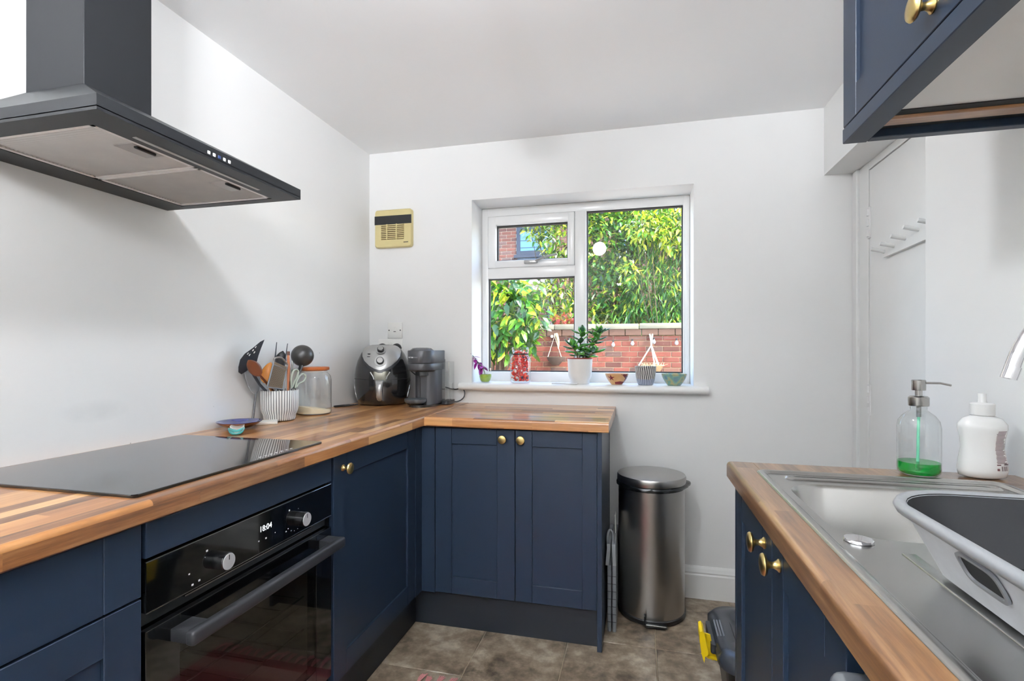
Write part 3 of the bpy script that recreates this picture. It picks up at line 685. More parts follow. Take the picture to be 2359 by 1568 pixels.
t = plate('light_switch', 'white switched plate above the double socket', 'switch', .116, .204, 1.259, 1.346)
obj('rocker', box(nb(), .152, .166, -.0125, -.008, 1.298, 1.322, .001, 1), mWhiteP, t)
for x in (.126, .194): bm = nb(); lathe(bm, [(0, 0), (.0035, 0), (.0035, .0006), (0, .0006)], 14, (x, -.009, 1.303), (0, -1, 0)); obj('screw', bm, mBlack, t)
obj('slot_mark', box(nb(), .153, .167, -.0094, -.008, 1.294, 1.297), mBlack, t)
t = plate('double_socket', 'white double wall socket behind the air fryer', 'socket', .060, .207, 1.166, 1.254)
for x in (.125, .139): obj('rocker', box(nb(), x - .005, x + .005, -.013, -.008, 1.222, 1.238, .001, 1), mWhiteP, t)
for x in (.066, .200): bm = nb(); lathe(bm, [(0, 0), (.0035, 0), (.0035, .0006), (0, .0006)], 14, (x, -.009, 1.205), (0, -1, 0)); obj('screw', bm, mBlack, t)
for x, lab in ((.088, 'black mains plug in the left side of the double socket'), (.176, 'black mains plug in the right side of the double socket')):
    t = thing('mains_plug', lab, 'plug', (x, -.009, 1.185), group='mains plugs')
    bm = nb(); lathe(bm, [(0, 0), (.026, 0), (.027, .004), (.025, .018), (.014, .030), (0, .032)], 28, (x, -.0092, 1.203), (0, -1, 0)); obj('plug_body', bm, mBlack, t, 50)
    bm = nb(); tube(bm, curve_pts([(x, -.034, 1.19), (x, -.042, 1.15), (x + .01, -.030, 1.05), (x + .02, -.024, .93)], 6), .0035, 8); obj('lead', bm, mBlack, t, 60)
# coat rack on the door
t = thing('coat_rack', 'white wavy-topped peg rack on the white door', 'coat rack', (RX - .004, -.43, 1.57))
X = RX + .003
tops = [(-.300, 1.568), (-.305, 1.585), (-.34, 1.592), (-.385, 1.600), (-.42, 1.612), (-.46, 1.632), (-.50, 1.640), (-.56, 1.641), (-.66, 1.640), (-.70, 1.632), (-.73, 1.612), (-.75, 1.60)]
pl = [(X, y, z) for y, z in tops] + [(X, -.75, 1.566), (X, -.300, 1.556)]
bm = nb(); prism(bm, pl, (-.014, 0, 0)); obj('back_board', bm, mTrimW, t)
for y, z in ((-.312, 1.578), (-.39, 1.584), (-.475, 1.594), (-.565, 1.606), (-.66, 1.606)):
    bm = nb(); tube(bm, [(X - .013, y, z), (X - .060, y, z + .012)], .0075, 14); obj('peg', bm, mTrimW, t, 40)

# ------------------------------------------------------------------ things on the long worktop
# utensil pot
PX, PY = .079, -.845
t = thing('utensil_pot', 'white ribbed ceramic pot holding cooking utensils', 'pot', (PX, PY, T))
def ribmat():
    g = NG('white glaze with grey grooves'); x, y, z = g.xyz(g.pos(True)); a = g.math('ARCTAN2', y, x)
    s = g.math('COSINE', g.math('MULTIPLY', a, 44.0)); c = g.ramp(g.math('MULTIPLY_ADD', s, .5, .5), [(0.0, (92, 90, 90)), (.28, (140, 138, 136)), (.45, (222, 221, 217)), (1, (236, 235, 231))])
    g.l(c, g.b.inputs['Base Color']); g.set(Roughness=.35); return g.m
bm = nb(); lathe(bm, [(0, .002), (.050, .002), (.056, .004), (.0585, .012), (.0600, .026), (.0655, .036), (.0690, .050), (.0705, .121), (.0690, .1225), (.0660, .121), (.064, .05), (.055, .012), (0, .010)], 220, (PX, PY, T), radial=lambda a, r, h: r + (.0010 * math.cos(44 * a) if r > .055 and 0 < h < .1215 else 0)); obj('pot_body', bm, ribmat(), t, 180)
def U(u, v, x): return at(u, v, x=x)
def leafplate(pts, x, th): return [U(u, v, x) for u, v in pts]
gU = 'utensils standing in the ribbed pot'
base = Vector((PX, PY, T + .012))
# turner
mNyl = M('dark grey nylon', (44, 49, 56), .33, var=.05)
t = thing('slotted_turner', 'dark slotted turner, its blade leaning farthest left out of the pot', 'utensil', base, gU)
bl = [(608, 783), (598, 788), (580, 803), (563, 815), (553, 828), (549, 845), (549, 857), (556, 862), (566, 856), (577, 847), (590, 835), (594, 820), (600, 803)]
bm = nb(); prism(bm, [U(u, v, .030 + .030 * (862 - v) / 80) for u, v in bl], (.003, 0, .002)); obj('blade', bm, mNyl, t)
for (u, v) in ((590, 800), (584, 807), (587, 812), (572, 815), (576, 818)):
    c = U(u, v, .040 + .030 * (862 - v) / 80); bm = nb(); tube(bm, [c + Vector((-.002, -.003, -.002)), c + Vector((-.002, .003, .004))], .0016, 8); obj('slot', bm, mWhiteP, t)
bm = nb(); tube(bm, [U(574, 846, .045), U(598, 885, .062), (PX - .01, PY + .02, T + .05)], [.006, .005, .005], 10); obj('handle', bm, mNyl, t, 60)
# pale spatula behind the pot against the wall
t = thing('pale_spatula', 'pale grey wide spatula leaning on the wall behind the pot', 'utensil', (.02, -.93, T), gU)
sp = [(563, 858), (565, 872), (570, 888), (577, 900), (583, 907), (590, 906), (595, 898), (598, 880), (596, 860), (585, 848), (572, 848)]
mPale = M('pale grey silicone', (160, 163, 165), .4, var=.06)
bm = nb(); prism(bm, [U(u, v, .012) for u, v in sp], (.004, .001, 0)); obj('blade', bm, mPale, t)
bm = nb(); tube(bm, [U(590, 903, .014), (.014, -.918, T + .003)], .004, 8); obj('handle', bm, M('dark grey handle', (90, 90, 92), .4), t, 60)
def spoon(name, label, mat, tip, neck, foot, wide, thick=.35, face=(1, -1.2, .1), hr=.0048):
    "a spoon: an oval bowl from tip to neck and a round handle down into the pot"
    t = thing(name, label, 'utensil', base, gU); tip, neck, foot = Vector(tip), Vector(neck), Vector(foot)
    ax = (tip - neck); L = ax.length; ax.normalize(); f = Vector(face); f = (f - ax * f.dot(ax)).normalized(); s = ax.cross(f)
    rings = []; n = 10
    for i in range(n + 1):
        q = i / n; k = math.sin(PI * (q ** .85)) ** .6 if 0 < i < n else .06
        wv = max(.12 if i == 0 else .04, k) * wide; c = neck + ax * L * q - f * (math.sin(PI * q) * wide * .35)
        rings.append([c + s * wv * math.cos(2 * PI * j / 16) + f * wv * thick * math.sin(2 * PI * j / 16) for j in range(16)])
    bm = nb(); loft(bm, rings); obj('bowl', bm, mat, t, 80)
    bm = nb(); tube(bm, [neck + ax * .008, (neck * .5 + foot * .5), foot], [hr * .9, hr, hr], 10); obj('handle', bm, mat, t, 60)
    return t
mWal = M('dark brown spoon wood', (96, 52, 30), .32, var=.2, vscale=40); mOch = M('honey spoon wood', (176, 110, 38), .38, var=.15, vscale=40); mPink = M('reddish spatula wood', (172, 104, 66), .45, var=.15, vscale=40)
spoon('wooden_spoon', 'dark brown wooden spoon in front of the slotted turner', mWal, U(572, 829, .085), U(600, 866, .095), (PX + .008, PY + .028, T + .058), .0225)
spoon('wooden_spoon', 'honey-coloured wooden spoon between brown spoon and grater', mOch, U(624, 834, .075), U(609, 882, .085), (PX + .0, PY + .010, T + .075), .0235)
spoon('serving_spoon', 'black plastic spoon standing behind the grater', mBlack, U(652, 808, .055), U(640, 850, .065), (PX - .02, PY + .01, T + .03), .024)
# grater
t = thing('hand_grater', 'flat steel hand grater with rows of holes, front of the pot', 'utensil', base, gU)
gx = .118
TL, TR, BR, BL = U(631, 832, gx), U(661, 845, gx - .02), U(651, 897, gx - .02), U(616, 891, gx)
nr = (TR - TL).cross(BL - TL).normalized(); nr = nr if nr.x > 0 else -nr
bm = nb(); prism(bm, [TL, TR, BR, BL], -nr * .002); obj('grating_face', bm, M('warm steel', (190, 172, 150), .3, .9, vscale=40), t)
hl = nb()
for i in range(7):
    for j in range(11):
        q, r = .10 + .8 * (i + .5 * (j % 2)) / 7, .16 + .78 * j / 11
        c = TL.lerp(TR, q).lerp(BL.lerp(BR, q), r) + nr * .0005
        e1 = (TR - TL).normalized() * .0013; e2 = (BL - TL).normalized() * .0018
        hl.faces.new([hl.verts.new(c + e1 * math.cos(a) + e2 * math.sin(a)) for a in [2 * PI * k / 6 for k in range(6)]])
obj('holes', hl, M('dark grater holes', (60, 40, 26), .6), t, kind='stuff')
bm = nb()
for a, b in ((TL, BL), (TR, BR), (BL, BR)): tube(bm, [a, b], .0032, 8)
obj('side_rails', bm, mGreyP, t, 50)
bm = nb(); tube(bm, curve_pts([TL, U(633, 825, gx), U(648, 824, gx - .008), U(661, 838, gx - .02), TR], 5), .0036, 8); tube(bm, [TL + (BL - TL) * .14, TR + (BR - TR) * .12], .004, 8); obj('top_grip', bm, M('grey steel grip', (150, 144, 138), .3, .5), t, 60)
bm = nb(); tube(bm, [BL.lerp(BR, .5), (PX + .03, PY - .015, T + .06)], .004, 8); obj('foot_tang', bm, mGreyP, t)
# tongs
t = thing('kitchen_tongs', 'thin dark metal tongs, two prongs rising above the grater', 'utensil', base, gU)
for (a, b, c) in (((637.5, 788), (634, 823), .07), ((662.5, 791), (656, 836), .07)):
    bm = nb(); tube(bm, [U(*a, c), U(*b, c), (PX - .005, PY, T + .04)], [.0016, .0028, .003], 8, flat=(1.4, .6)); obj('arm', bm, M('dark steel', (70, 70, 74), .3, .8), t, 60)
# wooden spatula
t = thing('wooden_spatula', 'upright reddish wooden spatula handle left of the ladle', 'utensil', base, gU)
bm = nb(); tube(bm, [U(664, 817, .09), U(665, 850, .092), U(664, 897, .095), (PX + .014, PY + .01, T + .03)], [.0062, .0080, .0060, .006], 10, flat=(1, .6)); obj('blade', bm, mPink, t, 60)
bm = nb(); tube(bm, [U(664.5, 809, .09), U(664.3, 818, .09)], .0078, 10, flat=(1, .7)); obj('end_cap', bm, M('brown end cap', (92, 58, 46), .5), t, 40)
# ladle
t = thing('soup_ladle', 'black round ladle, largest utensil on the right of the pot', 'utensil', base, gU)
c = U(697, 818, .085); bm = nb(); n = Vector((.62, -.78, .15)).normalized()
lathe(bm, [(0, .044), (.018, .040), (.034, .030), (.044, .012), (.0465, -.002), (.0455, -.004), (.040, .010), (.030, .026), (0, .036)], 36, c - n * .01, n); obj('bowl', bm, M('black ladle nylon', (46, 45, 44), .34), t, 80)
bm = nb(); tube(bm, [U(694, 842, .085), U(686, 866, .085), (PX + .0, PY + .035, T + .03)], [.011, .007, .006], 10, flat=(1, .5)); obj('handle', bm, mBlack, t, 60)
# table knife handle
t = thing('steel_spatula', 'slim steel utensil handle beside the ladle', 'utensil', base, gU)
bm = nb(); tube(bm, [U(673, 831, .10), U(672, 865, .10), (PX + .01, PY + .02, T + .03)], [.005, .005, .004], 8, flat=(1, .4)); obj('handle', bm, mSteel, t, 60)
# scissors
t = thing('kitchen_scissors', 'scissors with pale sage handles at the right of the pot', 'scissors', base, gU)
mSage = M('sage green plastic', (176, 184, 168), .42, var=.04)
for pts, nm in (([(672, 893), (671, 872), (675, 856), (682, 851), (687, 856), (684, 868), (678, 880), (673, 892)], 'handle'), ([(680, 893), (684, 876), (692, 864), (700, 861), (704, 868), (699, 878), (689, 883), (682, 892)], 'handle')):
    bm = nb(); tube(bm, curve_pts([U(u, v, .108) for u, v in pts], 5), .0042, 8); obj(nm, bm, mSage, t, 60)
bm = nb(); tube(bm, [U(673, 892, .106), U(681, 893, .106) + Vector((0, 0, -.004)), (PX + .02, PY + .02, T + .02)], .004, 8, flat=(1, .4)); obj('blades', bm, mSteel, t, 60)

# glass jar with wooden lid
JX, JY = .080, -.622
t = thing('storage_jar', 'large clear glass jar with wooden lid and a little flour', 'jar', (JX, JY, T))
bm = nb(); lathe(bm, [(0, .002), (.066, .002), (.072, .006), (.0735, .014), (.0735, .150), (.070, .168), (.061, .180), (.0555, .185), (.0555, .192)], 48, (JX, JY, T)); obj('glass_body', bm, mJarGlass, t, 60)
fm = nb(); rings = []
for r in (.0, .02, .04, .058, .0715):
    rings.append([(JX + r * math.cos(2 * PI * i / 36) if r else JX + .0001 * math.cos(2 * PI * i / 36), JY + (r or .0001) * math.sin(2 * PI * i / 36), T + .024 + .012 * math.cos(2 * PI * i / 36 + 2.2) * r / .07 + .004 * math.sin(9 * r * 30)) for i in range(36)])
rings.append([(JX + .0705 * math.cos(2 * PI * i / 36), JY + .0705 * math.sin(2 * PI * i / 36), T + .006) for i in range(36)])
loft(fm, rings); obj('flour', fm, M('cream flour', (238, 222, 190), .85, bump=.2, bscale=90), t, 60)
bm = nb(); lathe(bm, [(0, .190), (.052, .190), (.053, .1935), (.063, .194), (.0645, .197), (.0645, .205), (.062, .2075), (0, .208)], 48, (JX, JY, T)); obj('lid', bm, M('reddish wood lid', (168, 92, 44), .4, var=.18, vscale=30), t, 40)
bm = nb(); lathe(bm, [(.0552, .1845), (.0575, .186), (.0575, .190), (.0552, .1905)], 48, (JX, JY, T)); obj('rubber_seal', bm, M('clear seal', (214, 214, 208), .4), t, 50)

# spoon rest and white coaster
t = thing('spoon_rest', 'blue glazed ceramic spoon rest with a turquoise handle end', 'spoon rest', (.10, -1.08, T))
mBlue = M('blue purple glaze', (52, 58, 110), .12, var=.35, vscale=24, coat=.6); mRust = M('rust brown glaze', (122, 66, 40), .2, var=.2, vscale=30, coat=.4); mTeal = M('turquoise glaze', (64, 150, 146), .1, var=.2, vscale=30, coat=.6)
cx, cy = .088, -1.068
bm = nb(); lathe(bm, [(0, .004), (.030, .003), (.042, .006), (.064, .018), (.0735, .0255)], 40, (cx, cy, T)); obj('dish_outside', bm, mRust, t, 60)
bm = nb(); lathe(bm, [(0, .008), (.03, .008), (.044, .011), (.064, .0215), (.0735, .0258), (.0745, .0265), (.0738, .0275), (.062, .0245), (.042, .0145), (0, .0105)], 40, (cx, cy, T)); obj('dish_inside', bm, mBlue, t, 60)
ax = Vector((.62, -.78, 0)).normalized(); sd_ = Vector((-ax.y, ax.x, 0)); o = Vector((cx, cy, T)) + ax * .060
def hring(s, wv, zlo, zhi): c = o + ax * s; return [c - sd_ * wv + Vector((0, 0, zhi)), c - sd_ * wv * .72 + Vector((0, 0, (zlo + zhi) / 2 + .001)), c + Vector((0, 0, zlo + .003)), c + sd_ * wv * .72 + Vector((0, 0, (zlo + zhi) / 2 + .001)), c + sd_ * wv + Vector((0, 0, zhi)), c + sd_ * wv * .8 + Vector((0, 0, zlo)), c + Vector((0, 0, zlo - .001)), c - sd_ * wv * .8 + Vector((0, 0, zlo))]
bm = nb(); loft(bm, [hring(0, .024, .012, .026), hring(.02, .022, .011, .029), hring(.045, .023, .006, .031), hring(.065, .026, .002, .030)]); sub(obj('handle', bm, M('white glaze', (222, 220, 210), .15, coat=.5), t, 180))
bm = nb(); loft(bm, [hring(.064, .0265, .0015, .0305), hring(.080, .028, .001, .028), hring(.096, .025, .001, .020), hring(.102, .016, .002, .012)]); sub(obj('handle_end', bm, mTeal, t, 180))
bm = nb(); pts = rrect(-.040, .040, -.034, .034, .004, 0, 3); q = math.radians(38)
def rot2(p, ox, oy): return (ox + p[0] * math.cos(q) - p[1] * math.sin(q), oy + p[0] * math.sin(q) + p[1] * math.cos(q))
loft(bm, [[rot2((p[0] * k, p[1] * k), .098, -.945) + (T + z,) for p in pts] for k, z in ((.97, .0005), (1, .002), (1, .010), (.97, .0115))]); tag(obj('coaster', bm, M('white stone coaster', (226, 222, 212), .5, var=.06), None, 40, (.098, -.945, T)), 'square white stone coaster beside the ribbed pot', 'coaster')

# air fryer
AX, AY = .168, -.158
t = thing('air_fryer', 'black egg-shaped air fryer with silver control panel in the corner', 'air fryer', (AX, AY, T))
prof = [(0, .004), (.112, .004), (.124, .008), (.134, .03), (.142, .07), (.1450, .11), (.1435, .15), (.138, .19), (.128, .228), (.113, .262), (.094, .288), (.066, .304), (.03, .3105), (0, .3115)]
bm = nb(); lathe(bm, prof, 64, (AX, AY, T)); obj('body', bm, mBlackGl, t, 180)
front = (CAM - Vector((AX, AY, 0))); fa = math.atan2(front.y, front.x) - .10
def rad_at(z):
    for (r0, z0), (r1, z1) in zip(prof[1:], prof[2:]):
        if z0 <= z <= z1: return r0 + (r1 - r0) * (z - z0) / (z1 - z0)
    return 0
def skin(da, z, off=.0015):
    r = rad_at(z) + off; return Vector((AX + r * math.cos(fa + da), AY + r * math.sin(fa + da), T + z + off * (1 if z > .25 else 0)))
def patch(name, outline, mat, parent, off=.003, n=14):
    "a smooth panel following the body: outline gives (half-width angle, height) rows"
    bm = nb(); rows = []
    for wv, z in outline: rows.append([skin(-wv + 2 * wv * i / n, z, off) for i in range(n + 1)])
    R = [[bm.verts.new(p) for p in r] for r in rows]
    for A_, B_ in zip(R, R[1:]):
        for i in range(n): bm.faces.new((A_[i], A_[i + 1], B_[i + 1], B_[i]))
    return obj(name, bm, mat, parent, 180)
rim = [(.05, .168), (.26, .178), (.48, .195), (.72, .220), (.94, .245), (1.12, .266), (1.25, .284), (1.35, .298), (1.4, .306)]
patch('panel_rim', rim, mBlackSoft, t, .003)
pn = [(.03, .182), (.20, .189), (.41, .205), (.65, .228), (.86, .250), (1.02, .268), (1.13, .284), (1.18, .296), (1.05, .302)]
patch('control_panel', pn, mSilverP, t, .0055)
for z, r in ((.276, .020), (.226, .022)):
    c = skin(0, z, .004); nv = (skin(0, z, .02) - skin(0, z, 0)); nv = Vector((math.cos(fa), math.sin(fa), .95 if z > .25 else .42)).normalized()
    bm = nb(); lathe(bm, [(0, 0), (r * 1.28, 0), (r * 1.28, .003), (0, .003)], 36, c, nv); obj('dial_ring', bm, mSilverP, t, 40)
    bm = nb(); lathe(bm, [(0, .003), (r * .86, .003), (r * .82, .016), (r * .7, .018), (0, .018)], 36, c, nv); k = obj('dial', bm, mBlack, t, 40)
    bm = nb(); lathe(bm, [(0, .0182), (r * .68, .0182), (r * .66, .0190), (0, .0192)], 36, c, nv); obj('dial_face', bm, mSilverP, k, 40)
for z in (.249, .257):
    bm = nb(); tube(bm, [skin(-.44, z, .006), skin(-.56, z, .006)], .002, 6); obj('indicator_mark', bm, mBlack, t)
patch('basket_recess', [(.30, .176), (.24, .160), (.20, .145), (.18, .128)], M('dark chrome recess', (90, 88, 80), .18, .8), t, .0025)
hnd = nb(); rows = []
for wv, z, o in ((.016, .132, .006), (.016, .128, .020), (.0135, .11, .034), (.011, .08, .040), (.012, .05, .036), (.010, .034, .026), (.005, .028, .014)):
    c = skin(0, z, o); s = Vector((-math.sin(fa), math.cos(fa), 0)); f = Vector((math.cos(fa), math.sin(fa), 0))
    rows.append([c + s * wv * 1.25 * math.cos(2 * PI * j / 14) + f * .007 * math.sin(2 * PI * j / 14) for j in range(14)])
loft(hnd, rows); obj('basket_handle', hnd, mSilverP, t, 60)
bm = nb(); pr_ = [skin(-1.35 + 2.7 * i / 40, .135, .0005) for i in range(41)]; tube(bm, pr_, .0012, 6); obj('basket_seam', bm, mBlack, t)
for s in (-1, 1):
    bm = nb(); tube(bm, [skin(s * a, z, .001) for a, z in ((1.45, .13), (1.30, .09), (1.22, .05), (1.20, .015))], .002, 6); obj('chrome_line', bm, mChrome, t, 60)
    bm = nb(); tube(bm, [skin(s * a, z, .003) for a, z in ((.34, .172), (.24, .152), (.20, .136))], .003, 6); obj('recess_trim', bm, mSilverP, t, 60)
bm = nb(); tube(bm, curve_pts([(.075, -.285, T + .006), (.03, -.31, T + .004), (.012, -.36, T + .004), (.03, -.372, T + .004), (.06, -.33, T + .004), (.10, -.29, T + .008)], 8), .0032, 8)
tag(obj('power_lead', bm, mBlack, None, 60, (.05, -.33, T)), 'black power lead coiled on the worktop left of the air fryer', 'cable')

# coffee machine
KX, KY = .425, -.17
t = thing('coffee_machine', 'slim dark grey capsule coffee machine with a clear water tank', 'coffee machine', (KX, KY, T))
mDkG = M('dark grey coffee machine plastic', (58, 59, 62), .40, var=.05)
def pill(x0, x1, y0, y1, z, r, n=8): return rrect(x0, x1, y0, y1, r, z, n)
x0, x1 = .358, .490
bm = nb(); loft(bm, [pill(x0 + .016, x1, -.238, -.05, z, .045) for z in (T + .012, T + .235)]); obj('body', bm, mDkG, t, 40)
bm = nb(); loft(bm, [pill(x0 - .002 + o, x1 + .002 - o, -.302 + o, -.05, T + z, .064) for o, z in ((.012, .176), (.002, .182), (0, .186), (0, .214), (.001, .2155))]); obj('lower_head', bm, mDkG, t, 40)
bm = nb(); loft(bm, [pill(x0 - .003 + o, x1 + .003 - o, -.304 + o, -.048, T + z, .066) for o, z in ((.001, .218), (0, .2195), (0, .278), (.002, .281))]); obj('upper_head', bm, mDkG, t, 40)
bm = nb(); lathe(bm, [(0, .012), (.028, .012), (.046, .010), (.058, 0), (.060, -.004)], 40, (KX, -.238, T + .282)); obj('lid_button', bm, M('mid grey lid', (92, 94, 97), .25, .3), t, 50)
bm = nb(); lathe(bm, [(0, 0), (.030, 0), (.034, -.004), (.034, -.022), (0, -.022)], 32, (KX, -.235, T + .178)); obj('outlet', bm, mBlack, t, 40)
bm = nb(); loft(bm, [pill(x0 + .004, x1 - .004, -.30, -.045, T + z, .058) for z in (.001, .012)]); obj('base', bm, mBlackGl, t, 40)
bm = nb(); loft(bm, [pill(.352 + o, .460 - o, -.318 + o, -.225 - o, T + z, .044) for o, z in ((.022, .013), (.004, .022), (0, .030), (0, .042), (.004, .043))]); obj('drip_tray', bm, M('slate drip tray', (74, 78, 82), .28, .3), t, 40)
obj('spine_gap', box(nb(), .414, .418, -.2395, -.2365, T + .02, T + .176), mBlack, t)
bm = nb(); loft(bm, [pill(x1 + .001, x1 + .040, -.15, -.045, T + z, .018) for z in (.02, .222)]); obj('water_tank', bm, mJarGlass, t, 40)
bm = nb(); loft(bm, [pill(x1 + .001, x1 + .042, -.152, -.043, T + z, .018) for z in (.004, .022)]); obj('tank_base', bm, mBlackSoft, t, 40)
text('machine_lettering', 'vertuo', .0135, (KX - .0325, -.2965, T + .247), (.87, -.48, 0), (0, 0, 1), mWhiteMark, t, .0012, 0)
text('machine_lettering', 'next', .0120, (KX - .003, -.3046, T + .247), (1, -.06, 0), (0, 0, 1), M('grey print', (150, 150, 150), .5, var=0), t, .0004)
bm = nb(); tube(bm, curve_pts([(.500, -.06, T + .012), (.545, -.05, T + .010), (.572, -.03, T + .03), (.575, -.024, T + .062), (.555, -.022, T + .078), (.520, -.024, T + .072), (.46, -.024, T + .085), (.34, -.02, T + .12), (.26, -.02, T + .17), (.21, -.02, T + .22)], 6), .0032, 8)
tag(obj('power_lead', bm, mBlack, None, 60, (.50, -.05, T)), 'black power lead looping out behind the coffee machine', 'cable')

# ------------------------------------------------------------------ things on the window sill
S = 1.018
def turned(name, label, cat, x, y, parts, seg=40, base_z=S):
    t = thing(name, label, cat, (x, y, base_z)); out = []
    for nm, prof, mat, sm in parts:
        bm = nb(); lathe(bm, prof, seg, (x, y, base_z)); out.append(obj(nm, bm, mat, t, sm))
    return t, out
# flower vase
vx, vy = .672, .040
t, _ = turned('bud_vase', 'small glass of green water holding purple flowers', 'vase', vx, vy, [('glass', [(0, .001), (.020, .001), (.029, .012), (.034, .030), (.034, .060), (.033, .078)], mJarGlass, 60), ('green_water', [(0, .004), (.019, .004), (.027, .013), (.032, .030), (.032, .044), (0, .044)], M('green plant water', (150, 176, 60), .25, var=.25, vscale=60), 50)])
mPur = M('purple petals', (150, 30, 140), .5, var=.3, vscale=60); mStem = M('flower stem green', (80, 120, 60), .5)
def petal_mesh(L, Wd, mat, name='petal', cup=.25, th=.0):
    bm = nb(); n = 6; L0 = []; R0 = []; Mi = []
    for i in range(n + 1):
        q = i / n; k = (math.sin(PI * min(1, q ** .8)) ** .8) * Wd / 2; z = -cup * L * (q ** 2) + .0
        Mi.append(bm.verts.new((L * q, 0, z - .12 * Wd * math.sin(PI * q)))); L0.append(bm.verts.new((L * q, k, z))); R0.append(bm.verts.new((L * q, -k, z)))
    for i in range(n):
        bm.faces.new((Mi[i], Mi[i + 1], L0[i + 1], L0[i])); bm.faces.new((R0[i], R0[i + 1], Mi[i + 1], Mi[i]))
    bmesh.ops.remove_doubles(bm, verts=bm.verts, dist=1e-6)
    return mesh_of(name, bm, mat, 180)
pm = petal_mesh(.046, .021, mPur); pw = petal_mesh(.016, .010, M('white petals', (236, 228, 236), .5)); pdk = petal_mesh(.020, .010, M('dark bud', (40, 30, 40), .5))
fl_ = thing('flower_sprig', 'purple and white flower sprig leaning out of the small glass', 'flowers', (vx, vy, S + .02))
bm = nb(); tube(bm, curve_pts([(vx + .005, vy, S + .02), (vx - .010, vy - .01, S + .075), (vx - .040, vy - .02, S + .115), (vx - .072, vy - .028, S + .155)], 6), .0022, 8); obj('stem', bm, mStem, fl_, 60)
for k in range(24):
    q = k / 23; c = Vector((vx - .010 - .055 * q, vy - .010 - .016 * q, S + .078 + .062 * q))
    inst('petal', pm if k % 3 else pw, c, fl_, (random.uniform(-.5, .5), random.uniform(-.3, 1.3), random.uniform(0, 6.28)))
for k in range(4): inst('bud', pdk, (vx - .068, vy - .027, S + .150), fl_, (0, random.uniform(-1.4, -.5), 2.2 + k * .8))
for k in range(3): inst('petal', pm, (vx - .02, vy - .015, S + .085), fl_, (0, 1.1, 3.6 + k * .55))
# red jar
jx, jy = .868, .035
t, _ = turned('sweet_jar', 'clear glass jar full of red and white glass pieces on the sill', 'jar', jx, jy, [('glass', [(0, .001), (.046, .001), (.054, .008), (.055, .02), (.055, .125), (.050, .142), (.042, .150), (.042, .162), (.045, .164), (.045, .186), (.042, .190)], mJarGlass, 60)])
rd = nb(); cols = []
mRed = M('red glass pieces', (214, 36, 26), .2, var=.25, vscale=70, coat=.5); mOr = M('orange glass pieces', (236, 96, 60), .2, var=.2, vscale=70); mWh = M('white glass pieces', (236, 226, 222), .25, var=.1); mDkp = M('dark glass pieces', (40, 44, 70), .2)
for k in range(420):
    a = random.uniform(0, 6.28); r = .045 * math.sqrt(random.random()); z = random.uniform(.012, .170); r = r * (.78 if z > .138 else 1)
    f0 = len(rd.faces); r_ = bmesh.ops.create_icosphere(rd, subdivisions=1, radius=random.uniform(.006, .0095), matrix=Matrix.Translation((jx + r * math.cos(a), jy + r * math.sin(a), S + z)) @ Euler((random.random() * 3, random.random() * 3, 0)).to_matrix().to_4x4() @ Matrix.Diagonal((1, .8, .55, 1)))
    mi = random.choices((0, 1, 2, 3), (60, 18, 14, 3))[0]
    for v in r_['verts']:
        for f in v.link_faces: f.material_index = mi
obj('glass_pieces', rd, [mRed, mOr, mWh, mDkp], t, kind='stuff')
bm = nb(); lathe(bm, [(.0435, .150), (.0450, .152), (.0450, .1555), (.0435, .157)], 40, (jx, jy, S)); obj('neck_wire', bm, mBlackSoft, t, 60)
bm = nb(); tube(bm, curve_pts([(jx - .045, jy, S + .154), (jx - .062, jy - .012, S + .11), (jx - .066, jy - .015, S + .07)], 5), .0012, 6); obj('wire_handle', bm, mGreyP, t)
# succulent
px_, py_ = 1.184, .030
mPot = M('white matt ceramic', (224, 223, 219), .5, var=.03)
t, _ = turned('potted_succulent', 'green jade plant in a white pot on the window sill', 'potted plant', px_, py_, [('pot', [(0, .001), (.046, .001), (.0475, .004), (.0480, .020), (.0545, .030), (.0590, .044), (.0640, .122), (.0650, .128), (.0625, .129), (.0600, .122), (.055, .11), (0, .11)], mPot, 40), ('inner_pot', [(.0595, .100), (.0605, .1295), (.0622, .133), (.0600, .134), (.0575, .131), (.0565, .112), (0, .112)], M('red brown inner pot', (140, 38, 28), .5), 50), ('soil', [(.0568, .120), (0, .121)], M('dark soil', (44, 34, 28), .9, bump=.3), 60)])
mLf = [M('jade leaf dark', (34, 84, 48), .22, var=.2, vscale=30, coat=.4), M('jade leaf green', (62, 124, 44), .25, var=.2, vscale=30, coat=.3), M('jade leaf bright', (92, 158, 52), .3, var=.15)]
def fat_leaf(L, Wd, mat):
    bm = nb(); rings = []; n = 7
    for i in range(n + 1):
        q = i / n; k = max(.10, math.sin(PI * q ** 1.25) ** .75) if i < n else .08
        rings.append([(L * q, Wd / 2 * k * math.cos(2 * PI * j / 10), Wd * .16 * k * math.sin(2 * PI * j / 10) + .10 * L * q * q) for j in range(10)])
    loft(bm, rings); return mesh_of('leaf', bm, mat, 180)
lm = [fat_leaf(.056, .030, m_) for m_ in mLf]
stems = [((1.182, .030, S + .12), (1.186, .020, S + .19), (1.196, .005, S + .255), [.20, .27]), ((1.190, .030, S + .12), (1.230, .010, S + .185), (1.275, -.005, S + .225), [.2, .3]), ((1.178, .030, S + .12), (1.165, .015, S + .165), (1.150, .0, S + .19), []), ((1.195, .028, S + .12), (1.225, .0, S + .145), (1.262, -.01, S + .16), []), ((1.230, .012, S + .185), (1.262, -.0, S + .23), (1.290, -.006, S + .265), [])]
